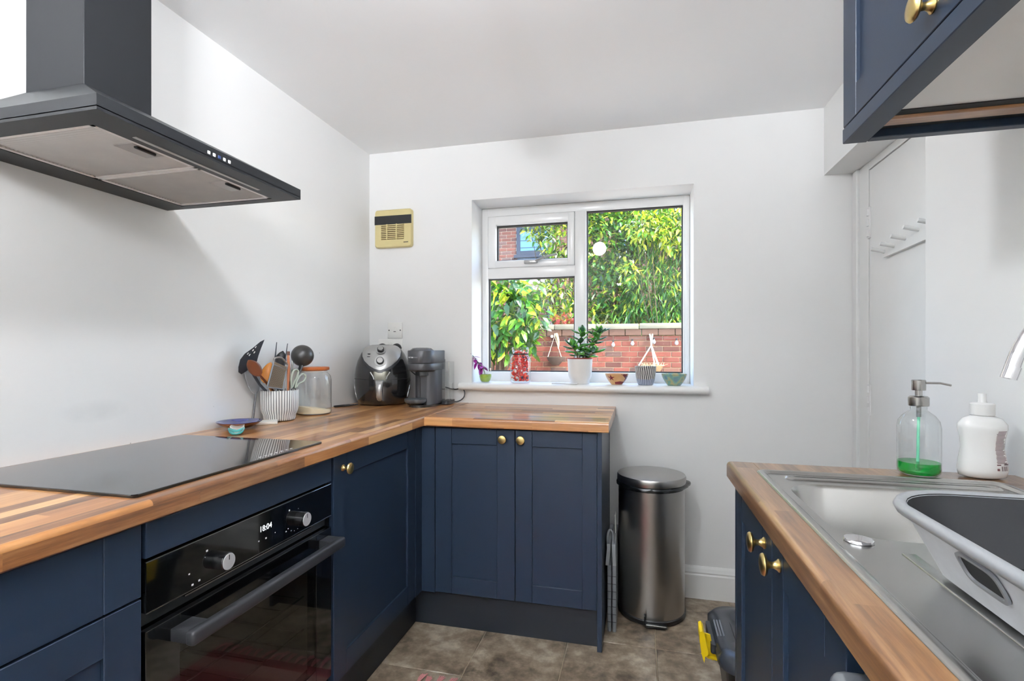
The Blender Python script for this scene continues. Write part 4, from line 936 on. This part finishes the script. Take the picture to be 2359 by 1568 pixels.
for a, b, c, _ in stems:
    bm = nb(); tube(bm, curve_pts([a, b, c], 6), .0038, 8); obj('stem', bm, M('jade stem', (104, 92, 62), .6), t, 60)
    pts = curve_pts([a, b, c], 8)
    for k in range(4, len(pts), 2):
        for s in (0, 1):
            ang = k * .8 + s * PI + random.uniform(-.25, .25); tilt = -random.uniform(.15, .75) if k > 9 else random.uniform(-.3, .25)
            sc = random.uniform(.75, 1.15); inst('leaf', lm[random.choices((0, 1, 2), (5, 3, 2))[0]], pts[k], t, (random.uniform(-.3, .3), tilt, ang), (sc,) * 3)
    for s in range(5):
        sc = random.uniform(.6, .95); inst('leaf', lm[random.choices((0, 1, 2), (2, 4, 4))[0]], pts[-1], t, (0, -random.uniform(.7, 1.3), s * 1.26), (sc,) * 3)
bm = nb(); tube(bm, [(1.045, -.012, S + .004), (1.18, -.036, S + .004)], .0035, 8, flat=(1.6, .8)); tag(obj('plant_label_stick', bm, mPot, None, 50, (1.11, -.02, S)), 'thin white stick lying on the sill before the jade plant', 'stick')
# star bowl
def bowl_prof(rb, rt, h, p=1.6):
    out = [(0, .001), (rb, .001)]
    for i in range(1, 9): q = i / 8; out.append((rb + (rt - rb) * (1 - (1 - q) ** p), h * q))
    inn = [(r - .004, z + .003) for r, z in out[1:-1]][::-1]
    return out + [(rt - .002, h + .001), (rt - .004, h)] + inn + [(0, .005)]
def decal(x, y, prof, ang, z, poly, mat, parent, name, off=.0008):
    "a flat painted shape laid onto a turned bowl"
    def rr(zz):
        for (r0, z0), (r1, z1) in zip(prof, prof[1:]):
            if z0 <= zz <= z1 and z1 > z0: return r0 + (r1 - r0) * (zz - z0) / (z1 - z0)
        return prof[9][0]
    bm = nb(); r0 = rr(z)
    def P_(a, b): r = rr(z + b) + off; th = ang + a / r0; return Vector((x + r * math.cos(th), y + r * math.sin(th), S + z + b))
    c = bm.verts.new(P_(0, 0)); ring1 = []; ring2 = []
    n = len(poly)
    for i in range(n):
        (a, b), (a2, b2) = poly[i], poly[(i + 1) % n]
        for k in range(3): q = k / 3; ring2.append((a + (a2 - a) * q, b + (b2 - b) * q))
    R1 = [bm.verts.new(P_(a * .5, b * .5)) for a, b in ring2]; R2 = [bm.verts.new(P_(a, b)) for a, b in ring2]
    for i in range(len(R1)):
        j = (i + 1) % len(R1); bm.faces.new((c, R1[i], R1[j])); bm.faces.new((R1[i], R2[i], R2[j], R1[j]))
    return obj(name, bm, mat, parent, 180)
sx, sy = 1.370, .022
bp = bowl_prof(.026, .0575, .056)
t, _ = turned('painted_bowl', 'small tan bowl painted with a maroon star on the sill', 'bowl', sx, sy, [('bowl', bp, M('tan glaze', (196, 150, 100), .3, var=.15, vscale=40, coat=.3), 50)], 48)
fa2 = math.atan2(CAM.y - sy, CAM.x - sx); mMar = M('maroon glaze', (112, 32, 42), .25, var=.15, vscale=40)
star = [( (.021 if i % 2 == 0 else .007) * math.sin(PI * i / 5), (.017 if i % 2 == 0 else .006) * math.cos(PI * i / 5)) for i in range(10)]
decal(sx, sy, bp, fa2 - .55, .036, star, mMar, t, 'painted_star')
decal(sx, sy, bp, fa2 + .95, .034, [(-.030, .021), (.022, .021), (.022, -.024), (.004, -.026), (.010, .0)], mMar, t, 'painted_corner')
decal(sx, sy, bp, fa2 + .35, .010, [(-.02, .005), (0, .009), (.022, .006), (.022, -.006), (-.02, -.006)], mMar, t, 'painted_band')
# striped pot
sx, sy = 1.511, .024
def stripes():
    g = NG('cream glaze with black wavy stripes'); x, y, z = g.xyz(g.pos(True)); a = g.math('ARCTAN2', y, x)
    wv = g.math('MULTIPLY', g.math('SINE', g.math('MULTIPLY', z, 75.0)), .05)
    s = g.math('COSINE', g.math('MULTIPLY', g.math('ADD', a, wv), 30.0)); n = g.noise(g.pos(), 60, 2)
    f = g.math('GREATER_THAN', g.math('ADD', s, g.math('MULTIPLY', g.math('SUBTRACT', n, .5), .9)), .15)
    low = g.math('LESS_THAN', g.math('ADD', z, g.math('MULTIPLY', g.math('SUBTRACT', n, .5), .03)), .030)
    dark = g.mix(low, lin((40, 40, 42)), lin((86, 92, 112))); lite = g.mix(low, lin((206, 202, 194)), lin((176, 184, 198)))
    g.l(g.mix(f, lite, dark), g.b.inputs['Base Color']); g.set(Roughness=.3); return g.m
turned('striped_pot', 'cream ceramic pot with black wavy stripes on the sill', 'pot', sx, sy, [('pot', [(0, .001), (.034, .001), (.037, .005), (.043, .020), (.0475, .045), (.0515, .088), (.0525, .094), (.0505, .0945), (.0485, .088), (.044, .045), (.036, .010), (0, .008)], stripes(), 50)], 56)
# marbled bowl
sx, sy = 1.647, .022
def marble():
    g = NG('green and ochre marbled glaze'); n = g.noise(g.pos(), 26, 3, .5)
    g.l(g.ramp(n, [(.30, (92, 122, 146)), (.43, (120, 160, 140)), (.52, (176, 160, 116)), (.60, (96, 146, 128)), (.72, (150, 166, 170))]), g.b.inputs['Base Color']); g.set(Roughness=.28); return g.m
bp2 = bowl_prof(.030, .060, .058)
turned('marbled_bowl', 'small bowl with green and ochre marbled glaze, rightmost on the sill', 'bowl', sx, sy, [('bowl', bp2, marble(), 50), ('foot_ring', [(0, .0005), (.031, .0005), (.031, .004), (0, .004)], M('dark green foot', (40, 84, 74), .3), 40)], 48)

# ------------------------------------------------------------------ things on the floor
# pedal bin
bx, by, br = 1.533, -.190, .149
t = thing('pedal_bin', 'tall stainless steel pedal bin below the window', 'bin', (bx, by, 0))
bm = nb(); lathe(bm, [(0, .004), (br - .004, .004), (br + .001, .010), (br + .001, .024), (br - .003, .028)], 64, (bx, by, 0)); obj('base_ring', bm, mBlack, t, 40)
bm = nb(); lathe(bm, [(br - .004, .02), (br - .003, .028), (br - .003, .580), (br - .006, .583)], 64, (bx, by, 0)); obj('barrel', bm, mSteelBin, t, 40)
ln = nb(); lathe(ln, [(br - .004, .574), (br + .000, .579), (br + .001, .587), (br - .001, .593), (br - .006, .597)], 72, (bx, by, 0), radial=lambda a, r, h: r + (.006 * abs(math.sin(a * 5.3 + h * 60)) * (1 if h > .575 and h < .596 else 0)) + (.024 * max(0, math.cos(a - .25)) ** 24 if .575 < h < .596 else 0)); obj('bin_liner', ln, M('black bin liner', (16, 18, 20), .25), t, 60)
bm = nb(); lathe(bm, [(br - .006, .594), (br + .001, .597), (br + .003, .602), (br + .003, .622), (br, .629), (br - .012, .632), (.09, .638), (.04, .641), (0, .642)], 64, (bx, by, 0)); obj('lid', bm, mSteelBin, t, 40)
pd = Vector((-.02, -1, 0)).normalized(); c = Vector((bx + .02, by, 0)) + pd * (br - .01)
bm = nb(); box(bm, c.x - .045, c.x + .045, c.y - .034, c.y + .03, .012, .020, .003, 2); p = obj('pedal', bm, mBlack, t, 40)
obj('pedal_trim', box(nb(), c.x - .042, c.x + .042, c.y - .036, c.y - .033, .020, .024, .001, 1), mSteel, p)
bm = nb(); box(bm, c.x - .05, c.x - .044, c.y - .03, c.y + .03, .016, .055, .002, 1); obj('pedal_guard', bm, mBlack, t)
obj('pedal_shoe', box(nb(), c.x - .040, c.x + .040, c.y - .02, c.y + .035, .001, .013, .003, 2), mBlack, t, 40)
# folded step stool
t = thing('folding_step_stool', 'folded grey plastic step stool between cabinet end and bin', 'stool', (1.362, -.30, 0))
for x0 in (1.350, 1.370):
    pn_ = obj('leg_panel', box(nb(), x0, x0 + .016, -.42, -.16, .003, .285, .004, 2), mGreyP, t, 40)
    for k in range(7): obj('groove', box(nb(), x0 - .0004, x0 + .0164, -.4208, -.395, .045 + k * .032, .0475 + k * .032), M('dark groove', (62, 64, 68), .6), pn_)
for x0, dx in ((1.355, -.006), (1.376, .003)):
    bm = nb(); loft(bm, [[(x0 - .007 + dx * k, y, z), (x0 + .007 + dx * k, y, z), (x0 + .007 + dx * k, y2, z), (x0 - .007 + dx * k, y2, z)] for k, z, y, y2 in ((1, .285, -.425, -.15), (.5, .32, -.425, -.15), (0, .355, -.42, -.15), (0, .372, -.415, -.16))]); obj('seat_half', bm, M('lighter grey plastic', (150, 154, 156), .4), t, 40)
bm = nb(); tube(bm, curve_pts([(1.352, -.41, .36), (1.350, -.405, .40), (1.357, -.40, .425), (1.368, -.40, .420), (1.372, -.40, .39), (1.371, -.41, .362)], 5), .005, 8); obj('carry_handle', bm, mGreyP, t, 60)
bm = nb(); box(bm, 1.376, 1.380, -.30, -.24, .38, .46); 
obj('price_tag', bm, mWhiteP, t)
# recycling caddy
t = thing('recycling_caddy', 'black lidded recycling caddy with yellow clip beyond the sink cabinet', 'caddy', (1.87, -.83, 0))
mCad = M('black caddy plastic', (34, 37, 42), .34, var=.05); CZ = .282
cx0, cx1, cy0, cy1 = 1.712, 2.04, -1.02, -.645
bm = nb(); loft(bm, [rrect(cx0 + o, cx1 - o, cy0 + o, cy1 - o, .05, z, 6) for o, z in ((.055, .002), (.050, .01), (.018, CZ - .045), (.014, CZ - .04))]); obj('tub', bm, mCad, t, 40)
bm = nb(); loft(bm, [rrect(cx0 + o, cx1 - o, cy0 + o, cy1 - o, .07, z, 8) for o, z in ((.008, CZ - .044), (.0, CZ - .040), (.0, CZ - .020), (.012, CZ - .004), (.040, CZ), (.060, CZ - .001), (.066, CZ - .010), (.080, CZ - .012), (.09, CZ - .010))]); ld = obj('lid', bm, M('grey black lid', (42, 46, 52), .26, var=.05), t, 50)
for k in range(3): obj('vent_bar', box(nb(), cx0 + .010 + k * .009, cx0 + .015 + k * .009, -.87, -.77, CZ - .010, CZ - .0005 + k * .0006, .0015, 1), M('grey lid bars', (120, 124, 130), .3), ld)
bm = nb(); loft(bm, [rrect(cx0 - .012, cx0 + .02, -.90, -.75, .008, z, 4) for z in (CZ - .046, CZ - .018)]); obj('lid_lug', bm, mCad, t, 40)
mYel = M('yellow plastic', (242, 208, 20), .38, var=.05)
YC = -.86
bm = nb(); prism(bm, [at(u, v, y=YC) for u, v in ((1608, 1431), (1614, 1429), (1619, 1436), (1622, 1455), (1626, 1470), (1627, 1482), (1620, 1486), (1618, 1500), (1612, 1480), (1608, 1450))], (0, -.05, -.008)); cl = obj('carry_clip', bm, mYel, t); cl['label'] = 'yellow plastic clip'
bm = nb(); prism(bm, [at(u, v, y=YC - .012) for u, v in ((1621, 1455), (1636, 1460), (1641, 1488), (1647, 1505), (1653, 1516), (1641, 1518), (1618, 1503), (1620, 1480))], (0, -.006, 0)); obj('clip_plate', bm, mYel, t)
bm = nb(); tube(bm, [at(1617, 1502, y=YC - .02), at(1632, 1512, y=YC - .02), at(1652, 1517, y=YC - .02)], .006, 8); obj('clip_lip', bm, mYel, t, 60)
# rug with tassels
t = thing('kitchen_rug', 'woven red and pink rug with pink tassels on the tiles', 'rug', (1.0, -1.5, 0))
def rugmat():
    g = NG('red and pink woven wool'); x, y, z = g.xyz(g.pos()); n = g.noise(g.pos(), 200, 2)
    s = g.math('MULTIPLY_ADD', g.math('SINE', g.math('MULTIPLY', y, 42.0)), .5, .5)
    g.l(g.mix(n, g.ramp(s, [(.2, (112, 40, 44)), (.55, (160, 84, 84)), (.8, (196, 150, 140))]), lin((120, 60, 58))), g.b.inputs['Base Color']); g.set(Roughness=.95); g.bump(n, .5, .003); return g.m
obj('weave', box(nb(), .70, 1.30, -2.2, -.935, .0008, .009, .003, 1), rugmat(), t)
mTas = M('pink wool tassel', (206, 140, 140), .9, var=.15, vscale=120)
for k in range(17):
    x = .712 + k * .0365; L = random.uniform(.055, .075); dx = random.uniform(-.014, .014)
    bm = nb()
    for s in range(7): tube(bm, [(x + random.uniform(-.003, .003), -.938, .006), (x + dx * .5 + (s - 3) * .0022, -.938 + L * .5, .007 + random.uniform(0, .004)), (x + dx + (s - 3) * .0036, -.938 + L * random.uniform(.85, 1.05), .003)], .0016, 5)
    obj('tassel', bm, mTas, t, 60)

# ------------------------------------------------------------------ the garden beyond the window
mGrass = M('garden paving', (150, 142, 128), .85, var=.15, vscale=3, bump=.3)
obj('garden_ground', box(nb(), -14, 14, .27, 30, -.35, -.20), mGrass, kind='structure')
def brick_mat(name, cols, var=.35):
    g = NG(name); oi = g.n('ShaderNodeObjectInfo'); p = g.pos(); n = g.noise(p, 30, 5, .6); n2 = g.noise(p, 7, 3)
    c = g.ramp(oi.outputs['Random'], cols); c = g.mix(g.math('MULTIPLY', n2, var), c, lin((70, 38, 30))); c = g.mix(g.math('MULTIPLY', g.math('GREATER_THAN', n, .66), .5), c, lin((180, 150, 120)))
    g.l(c, g.b.inputs['Base Color']); g.set(Roughness=.85); g.bump(n, .4, .004); return g.m
mBrick = brick_mat('red garden brick', [(0, (80, 44, 32)), (.3, (112, 56, 40)), (.7, (126, 64, 46)), (.9, (108, 74, 56)), (1, (66, 50, 46))])
mMort = M('pale lime mortar', (168, 140, 112), .9, bump=.3)
GY = 4.80
gw = thing('garden_wall', 'red brick garden wall with stone coping beyond the window', 'garden wall', (0, GY, -.2))
obj('mortar_core', box(nb(), -3.2, 4.2, GY + .012, GY + .215, -.2, 1.40), mMort, gw)
bme = mesh_of('brick', box(nb(), -.1075, .1075, 0, .1, -.0325, .0325, .004, 1), mBrick, 30)
low = nb(); cnt = 0
for r in range(-3, 18):
    z = 1.4025 - .0375 - .075 * (17 - r) + .0
    for k in range(-14, 19):
        x = k * .225 + (.1125 if r % 2 else 0)
        if r >= 10 and -1.35 < x < 2.85 and cnt < 300:
            cnt += 1; inst('brick', bme, (x, GY - random.uniform(0, .004), z), gw, (0, 0, random.uniform(-.004, .004)))
        else: box(low, x - .1075, x + .1075, GY, GY + .05, z - .0325, z + .0325)
obj('other_bricks', low, mBrick, gw, kind='stuff')
mCop = M('lichened stone coping', (116, 110, 92), .85, var=.3, vscale=9, bump=.4, bscale=30); mCreas = M('brown brick creasing', (88, 62, 46), .85, var=.35, vscale=9, bump=.3)  # creasing course is a darker brown than the wall bricks
for k in range(-9, 13):
    x = k * .60 - .02
    if x < -3.0 or x > 4: continue
    if k % 1 == 0: inst('coping_stone', None or bpy.data.meshes.get('coping') or mesh_of('coping', box(nb(), -.297, .297, -.035, .25, 0, .078, .012, 2), mCop, 30), (x, GY, 1.496 + random.uniform(-.004, .004)), gw)
for k in range(-14, 19):
    inst('creasing_brick', bpy.data.meshes.get('creasing') or mesh_of('creasing', box(nb(), -.108, .108, -.022, .1, -.044, .044, .005, 1), mCreas, 30), (k * .225 + .05, GY, 1.449), gw)
# festoon bulbs on the wall
t = thing('festoon_lights', 'string of clear festoon bulbs along the garden wall', 'string lights', (1.2, GY - .06, 1.3))
pts = [(.40, GY - .03, 1.385), (.495, GY - .05, 1.372), (.818, GY - .05, 1.318), (1.125, GY - .05, 1.338), (1.39, GY - .05, 1.355), (1.68, GY - .05, 1.375), (1.98, GY - .05, 1.36), (2.4, GY - .03, 1.40)]
bm = nb(); tube(bm, curve_pts(pts, 6), .0028, 6); obj('cable', bm, M('dark cable', (70, 62, 52), .6), t)
mClear = M('frosted clear bulb', (150, 152, 156), .15, var=0, coat=.5)
for p in pts[1:-1]:
    bm = nb(); lathe(bm, [(0, 0), (.012, 0), (.012, -.03), (0, -.03)], 12, p); s_ = obj('lamp_holder', bm, mBlack, t)
    bm = nb(); lathe(bm, [(0, -.095), (.016, -.090), (.026, -.072), (.026, -.060), (.015, -.038), (.011, -.028), (0, -.028)], 16, p); obj('clear_bulb', bm, mClear, t, 60)
# hanging wall basket
t = thing('wall_basket', 'dark half basket hanging from a hook on the garden wall', 'basket', (.30, GY - .08, 1.0))
bm = nb(); lathe(bm, [(.0, -.02), (.05, -.015), (.11, .05), (.13, .10), (.118, .10), (.10, .055), (0, 0)], 24, (.32, GY - .145, 1.0)); obj('bowl', bm, M('brown coir', (66, 50, 40), .9, bump=.5), t, 60)
bm = nb(); tube(bm, [(.205, GY - .14, 1.10), (.29, GY - .06, 1.40), (.40, GY - .14, 1.10)], .006, 6); tube(bm, [(.29, GY - .003, 1.44), (.29, GY - .06, 1.43), (.29, GY - .06, 1.39)], .008, 6); obj('hanger', bm, M('pale cord', (170, 160, 140), .7), t)
bm = nb(); lathe(bm, [(0, 0), (.018, 0), (.024, .012), (.018, .024), (0, .028)], 16, (.245, GY - .003, 1.40), (0, -1, 0)); obj('white_hook_plate', bm, mWhiteP, t, 50)
bm = nb(); tube(bm, curve_pts([(.31, GY - .04, 1.44), (.33, GY - .05, 1.38), (.345, GY - .05, 1.30), (.34, GY - .05, 1.22)], 4), [.018, .022, .022, .02, .02, .02, .018, .018, .016, .014, .012, .010, .008], 8); obj('straw_bundle', bm, M('dry straw', (196, 178, 130), .9), t, 60)
# macrame hanger
t = thing('macrame_hanger', 'white macrame plant hanger hanging behind the striped pot', 'plant hanger', (1.64, GY - .12, 1.0))
mRope = M('cream cotton rope', (178, 168, 146), .9, bump=.4, bscale=300)
bm = nb()
tube(bm, [(1.625, GY - .03, 1.42), (1.640, GY - .08, 1.33), (1.645, GY - .10, 1.26)], .012, 6); tube(bm, [(1.66, GY - .03, 1.42), (1.650, GY - .08, 1.33), (1.645, GY - .10, 1.26)], .012, 6)
for dx, dy in ((-.17, -.02), (.10, .03), (.04, -.16), (.085, -.06)): tube(bm, [(1.645, GY - .10, 1.265), (1.645 + dx, GY - .13 + dy, .985)], .010, 6)
obj('ropes', bm, mRope, t, 60)
bm = nb(); lathe(bm, [(0, -.16), (.07, -.15), (.13, -.05), (.15, .0), (.14, .005), (.11, -.03), (0, -.06)], 24, (1.645, GY - .19, .985)); obj('basket', bm, M('pale coir basket', (120, 98, 66), .95, bump=.5), t, 60)
bm = nb()
for k in range(60):
    a = random.uniform(0, 6.28); r = random.uniform(.10, .16); c = Vector((1.645 + r * math.cos(a), GY - .19 + r * math.sin(a), .985)); tube(bm, [c, c + Vector((random.uniform(-.05, .07), random.uniform(-.03, .02), random.uniform(.0, .05)))], .003, 4)
obj('straw', bm, M('pale straw', (170, 150, 110), .95), t, kind='stuff')

# neighbouring house
HYW = 8.7
hs = thing('neighbour_house', 'brick house with blue-framed windows behind the garden wall', 'house', (0, HYW, -.2))
mHB = brick_mat('weathered house brick', [(0, (66, 48, 46)), (.4, (96, 58, 46)), (.75, (116, 68, 52)), (1, (80, 66, 62))], .3)
mHM = M('pale house mortar', (160, 146, 130), .9)
obj('wall', box(nb(), -6, 7, HYW + .01, HYW + .25, -.2, 6.5), mHM, hs)
hbm = mesh_of('house_brick', box(nb(), -.1075, .1075, 0, .05, -.0325, .0325, .004, 1), mHB, 30)
ops = [(-1.225, -.36, 2.55, 4.05), (1.05, 1.62, 3.25, 4.0), (2.5, 3.2, 3.0, 4.0)]
rest = nb(); n = 0
for r in range(0, 62):
    z = .05 + .075 * r
    for k in range(-20, 24):
        x = k * .225 + (.1125 if r % 2 else 0)
        if any(a + .06 < x < b_ - .06 and c - .02 < z < d + .02 for a, b_, c, d in ops): continue
        if -1.85 < x < -.25 and 1.9 < z < 4.2 and n < 300: n += 1; inst('brick', hbm, (x, HYW, z), hs)
        elif -3 < x < 4: box(rest, x - .1075, x + .1075, HYW, HYW + .05, z - .0325, z + .0325)
obj('other_bricks', rest, mHB, hs, kind='stuff')
mBlueF = M('dark blue window frame', (14, 22, 40), .4); mSkyG = M('pale blue house glass', (70, 112, 140), .5, var=.08, vscale=2, coat=.1)  # panes are opaque, in an even pale blue
for a, b_, c, d in ops:
    z0 = 3.36 if c < 2.7 else c
    bm = nb(); ring(bm, a, b_, z0, d, .09, .07, .09, .16, HYW - .02, HYW + .06, .01); wf = obj('window', bm, mBlueF if c < 2.7 else M('white window frame', (214, 222, 226), .4), hs)
    obj('pane', box(nb(), a + .08, b_ - .06, HYW - .004, HYW + .008, z0 + .08, d - .14), mSkyG, wf)
    for k in range(2): obj('glazing_bar', box(nb(), a + .08, b_ - .06, HYW - .010, HYW - .004, z0 + .16 + k * .16, z0 + .168 + k * .16), mBlueF if c < 2.7 else mWhiteP, wf)
    obj('window_sill', box(nb(), a - .05, b_ + .05, HYW - .06, HYW + .05, z0 - .07, z0), mBlueF if c < 2.7 else mWhiteP, wf)
obj('blue_panel', box(nb(), -1.20, -.40, HYW - .015, HYW + .05, 2.80, 3.285), M('pale blue panel', (46, 70, 98), .4), hs)
obj('pale_lintel', box(nb(), -1.35, -.49, HYW - .03, HYW + .05, 2.70, 2.79), M('pale stone lintel', (214, 206, 194), .7), hs)
obj('gutter', box(nb(), -6, 7, HYW - .12, HYW - .02, 4.15, 4.26, .02, 2), M('dark slate gutter', (52, 62, 84), .5), hs)
bm = nb(); tube(bm, [(-.44, HYW - .08, 4.18), (-.44, HYW - .08, -.2)], .055, 14); obj('drainpipe', bm, M('dark green grey pipe', (62, 78, 76), .5), hs, 60)

# ---- plants
def leaf_mat(name, col, trans=.30):
    g = NG(name); g.t.nodes.remove(g.b); n = g.noise(g.pos(), 5, 2); c = lin(col)
    cc = g.mix(n, tuple(v * .75 for v in c[:3]) + (1,), tuple(min(1, v * 1.25) for v in c[:3]) + (1,))
    d = g.n('ShaderNodeBsdfPrincipled'); d.inputs['Roughness'].default_value = .38; g.l(cc, d.inputs['Base Color'])
    tr = g.n('ShaderNodeBsdfTranslucent'); g.l(g.mix(.5, cc, lin((130, 148, 30))), tr.inputs[0])
    mx = g.n('ShaderNodeMixShader'); mx.inputs[0].default_value = trans; g.l(d.outputs[0], mx.inputs[1]); g.l(tr.outputs[0], mx.inputs[2]); g.l(mx.outputs[0], g.out.inputs[0]); return g.m
GR = [leaf_mat('deep green leaf', (20, 62, 22)), leaf_mat('mid green leaf', (50, 108, 28)), leaf_mat('bright green leaf', (104, 154, 38)), leaf_mat('lime leaf', (180, 188, 52)), leaf_mat('pale cream leaf', (168, 172, 128))]
mBark = M('brown bark', (84, 66, 48), .9, bump=.4)
def add_leaf(bm, c, ax, nrm, L, Wd, mi):
    ax = ax.normalized(); s = ax.cross(nrm)
    if s.length < .01: s = ax.cross(Vector((.3, .5, .8)))
    s.normalize(); f = s.cross(ax)
    p = [c, c + ax * L * .35 + s * Wd / 2 + f * Wd * .12, c + ax * L * .75 + s * Wd * .32 - f * L * .04, c + ax * L - f * L * .14, c + ax * L * .75 - s * Wd * .32 - f * L * .04, c + ax * L * .35 - s * Wd / 2 + f * Wd * .12, c + ax * L * .4, c + ax * L * .75 - f * L * .05]
    v = [bm.verts.new(q) for q in p]
    for ix in ((0, 6, 1), (0, 5, 6), (6, 7, 2, 1), (5, 4, 7, 6), (7, 3, 2), (4, 3, 7)): bm.faces.new([v[i] for i in ix]).material_index = mi
def rnd_in(c, r, shell=.35):
    while True:
        v = Vector((random.uniform(-1, 1), random.uniform(-1, 1), random.uniform(-1, 1)))
        if shell ** 2 < v.length_squared < 1: return Vector((c[0] + v.x * r[0], c[1] + v.y * r[1], c[2] + v.z * r[2]))
def cloud(blobs, n, L, Wd, weights, droop=.5, spread=1.0):
    bm = nb(); vol = [b[1][0] * b[1][2] * (b[1][1] ** .5) for b in blobs]
    for _ in range(n):
        c, r = random.choices(blobs, vol)[0]; p = rnd_in(c, r)
        d = Vector((random.uniform(-1, 1), random.uniform(-1, 1), random.uniform(-1, 1))) * spread + (p - Vector(c)).normalized() * .5 + Vector((0, -.2, -droop))
        k = random.uniform(.7, 1.25)
        add_leaf(bm, p, d, Vector((random.uniform(-.6, .6), random.uniform(-.8, .3), 1)), L * k, Wd * k, random.choices(range(5), weights)[0])
    return bm
def twigs(base, blobs, n, r0=.02):
    bm = nb()
    for _ in range(n):
        c, r = random.choice(blobs); tip = rnd_in(c, r); mid = Vector(base).lerp(tip, .5) + Vector((random.uniform(-.1, .1), random.uniform(-.1, .1), .12))
        tube(bm, curve_pts([base, mid, tip], 5), [r0 * (1 - .85 * i / 10) for i in range(11)], 6)
    return bm
# big-leaved shrub on the left, in front of the wall
t = thing('laurel_shrub', 'broad-leaved green shrub hanging over the left of the garden wall', 'shrub', (-.25, 4.2, -.2))
bl_ = [((-.30, 4.05, 1.75), (.50, .35, .42)), ((-.45, 4.1, 1.40), (.40, .30, .32)), ((.02, 4.1, 1.62), (.26, .25, .34)), ((-.15, 4.1, 1.28), (.30, .22, .20)), ((-.60, 4.1, 2.1), (.5, .35, .3)), ((-.05, 4.2, 1.98), (.30, .25, .20))]
bm = twigs((-.5, 4.3, .0), bl_, 16, .03); obj('stems', bm, mBark, t, 60)
lms = []
for m_ in GR[:4]:
    b2 = nb(); add_leaf(b2, Vector((0, 0, 0)), Vector((1, 0, 0)), Vector((0, 0, 1)), .17, .075, 0); lms.append(mesh_of('leaf', b2, m_, 180))
for k in range(300):
    c, r = random.choices(bl_, [1.6, 1.2, 1.0, .8, 1, .8])[0]; p = rnd_in(c, r, .5); p.y = min(p.y, c[1] + r[1] * .1) - .03
    sc = random.uniform(.7, 1.2); inst('leaf', lms[random.choices((0, 1, 2, 3), (4, 4, 3, 2))[0]], p, t, (random.uniform(-.9, .9), random.uniform(.1, 1.3), random.uniform(0, 6.28)), (sc,) * 3)
obj('more_leaves', cloud(bl_, 700, .16, .07, (5, 4, 2, 1, 0), .7), GR, t, kind='stuff', fix=False)
# variegated shrub in the middle, behind the wall
t = thing('variegated_shrub', 'lime and cream leaved shrub behind the wall, middle of the view', 'shrub', (.5, 6.3, -.2))
bl_ = [((.15, 6.3, 2.35), (.42, .4, .55)), ((.30, 6.3, 3.15), (.55, .4, .60)), ((.55, 6.2, 1.80), (.55, .35, .35)), ((.05, 6.4, 3.75), (.5, .4, .45)), ((-.35, 6.5, 3.5), (.25, .3, .35))]
obj('stems', twigs((.3, 6.6, .0), bl_, 18, .025), mBark, t, 60)
obj('foliage', cloud(bl_, 2800, .13, .045, (3, 3, 4, 5, 3), .2), GR, t, kind='stuff', fix=False)
# red-leaved bit by the coping
t = thing('red_seedling', 'small red-leaved plant on top of the garden wall', 'shrub', (.33, 5.15, 1.5))
mRl = leaf_mat('dark red leaf', (150, 46, 50)); bm = cloud([((.36, 5.2, 1.66), (.24, .12, .08))], 120, .08, .035, (1, 1, 1, 1, 1), 0); obj('foliage', bm, [mRl] * 5, t, kind='stuff', fix=False)
# tall tree on the right: broad leaves above, bamboo-like sprays below
t = thing('garden_tree', 'tall leafy green tree filling the upper right window pane', 'tree', (1.1, 6.4, -.2))
bl_ = [((.95, 6.4, 3.0), (.55, .5, .75)), ((1.05, 6.4, 2.2), (.5, .45, .6)), ((1.5, 6.6, 3.4), (.7, .5, .5)), ((.75, 6.3, 3.55), (.4, .4, .4)), ((1.3, 6.6, 2.7), (.5, .4, .5))]
obj('branches', twigs((1.15, 6.7, .0), bl_, 26, .035), mBark, t, 60)
obj('foliage', cloud(bl_, 5200, .12, .05, (5, 5, 4, 2, 0), .3), GR, t, kind='stuff', fix=False)
t = thing('bamboo', 'yellow-green bamboo clump behind the right of the garden wall', 'bamboo', (2.0, 6.2, -.2))
bl_ = [((1.75, 6.1, 2.1), (.55, .4, .6)), ((2.2, 6.2, 2.5), (.5, .4, .9)), ((1.9, 6.2, 3.2), (.6, .4, .6)), ((2.1, 6.0, 1.9), (.6, .35, .45)), ((2.6, 6.3, 2.6), (.5, .4, 1.0)), ((1.45, 6.0, 1.78), (.45, .3, .28))]
bm = nb()
for k in range(14):
    x = random.uniform(1.4, 2.7); y = random.uniform(6.2, 6.6); tube(bm, [(x, y, -.2), (x + random.uniform(-.1, .1), y, 2.0), (x + random.uniform(-.3, .3), y - .1, random.uniform(3.2, 4.2))], [.014, .011, .004], 6)
obj('canes', bm, M('bamboo cane', (120, 116, 66), .6), t, 60)
obj('foliage', cloud(bl_, 7500, .16, .024, (6, 5, 4, 2, 0), .9, .9), GR, t, kind='stuff', fix=False)
t = thing('golden_shrub', 'bright yellow-green foliage near the top of the right pane', 'shrub', (1.8, 5.75, -.2))
bl_ = [((1.55, 5.7, 3.15), (.28, .2, .30)), ((2.0, 5.7, 3.05), (.30, .2, .34)), ((1.35, 5.7, 2.45), (.16, .15, .16))]
obj('stems', twigs((1.9, 5.9, .2), bl_, 4, .012), mBark, t, 60)
obj('foliage', cloud(bl_, 620, .11, .045, (0, 1, 3, 6, 1), .2), GR, t, kind='stuff', fix=False)
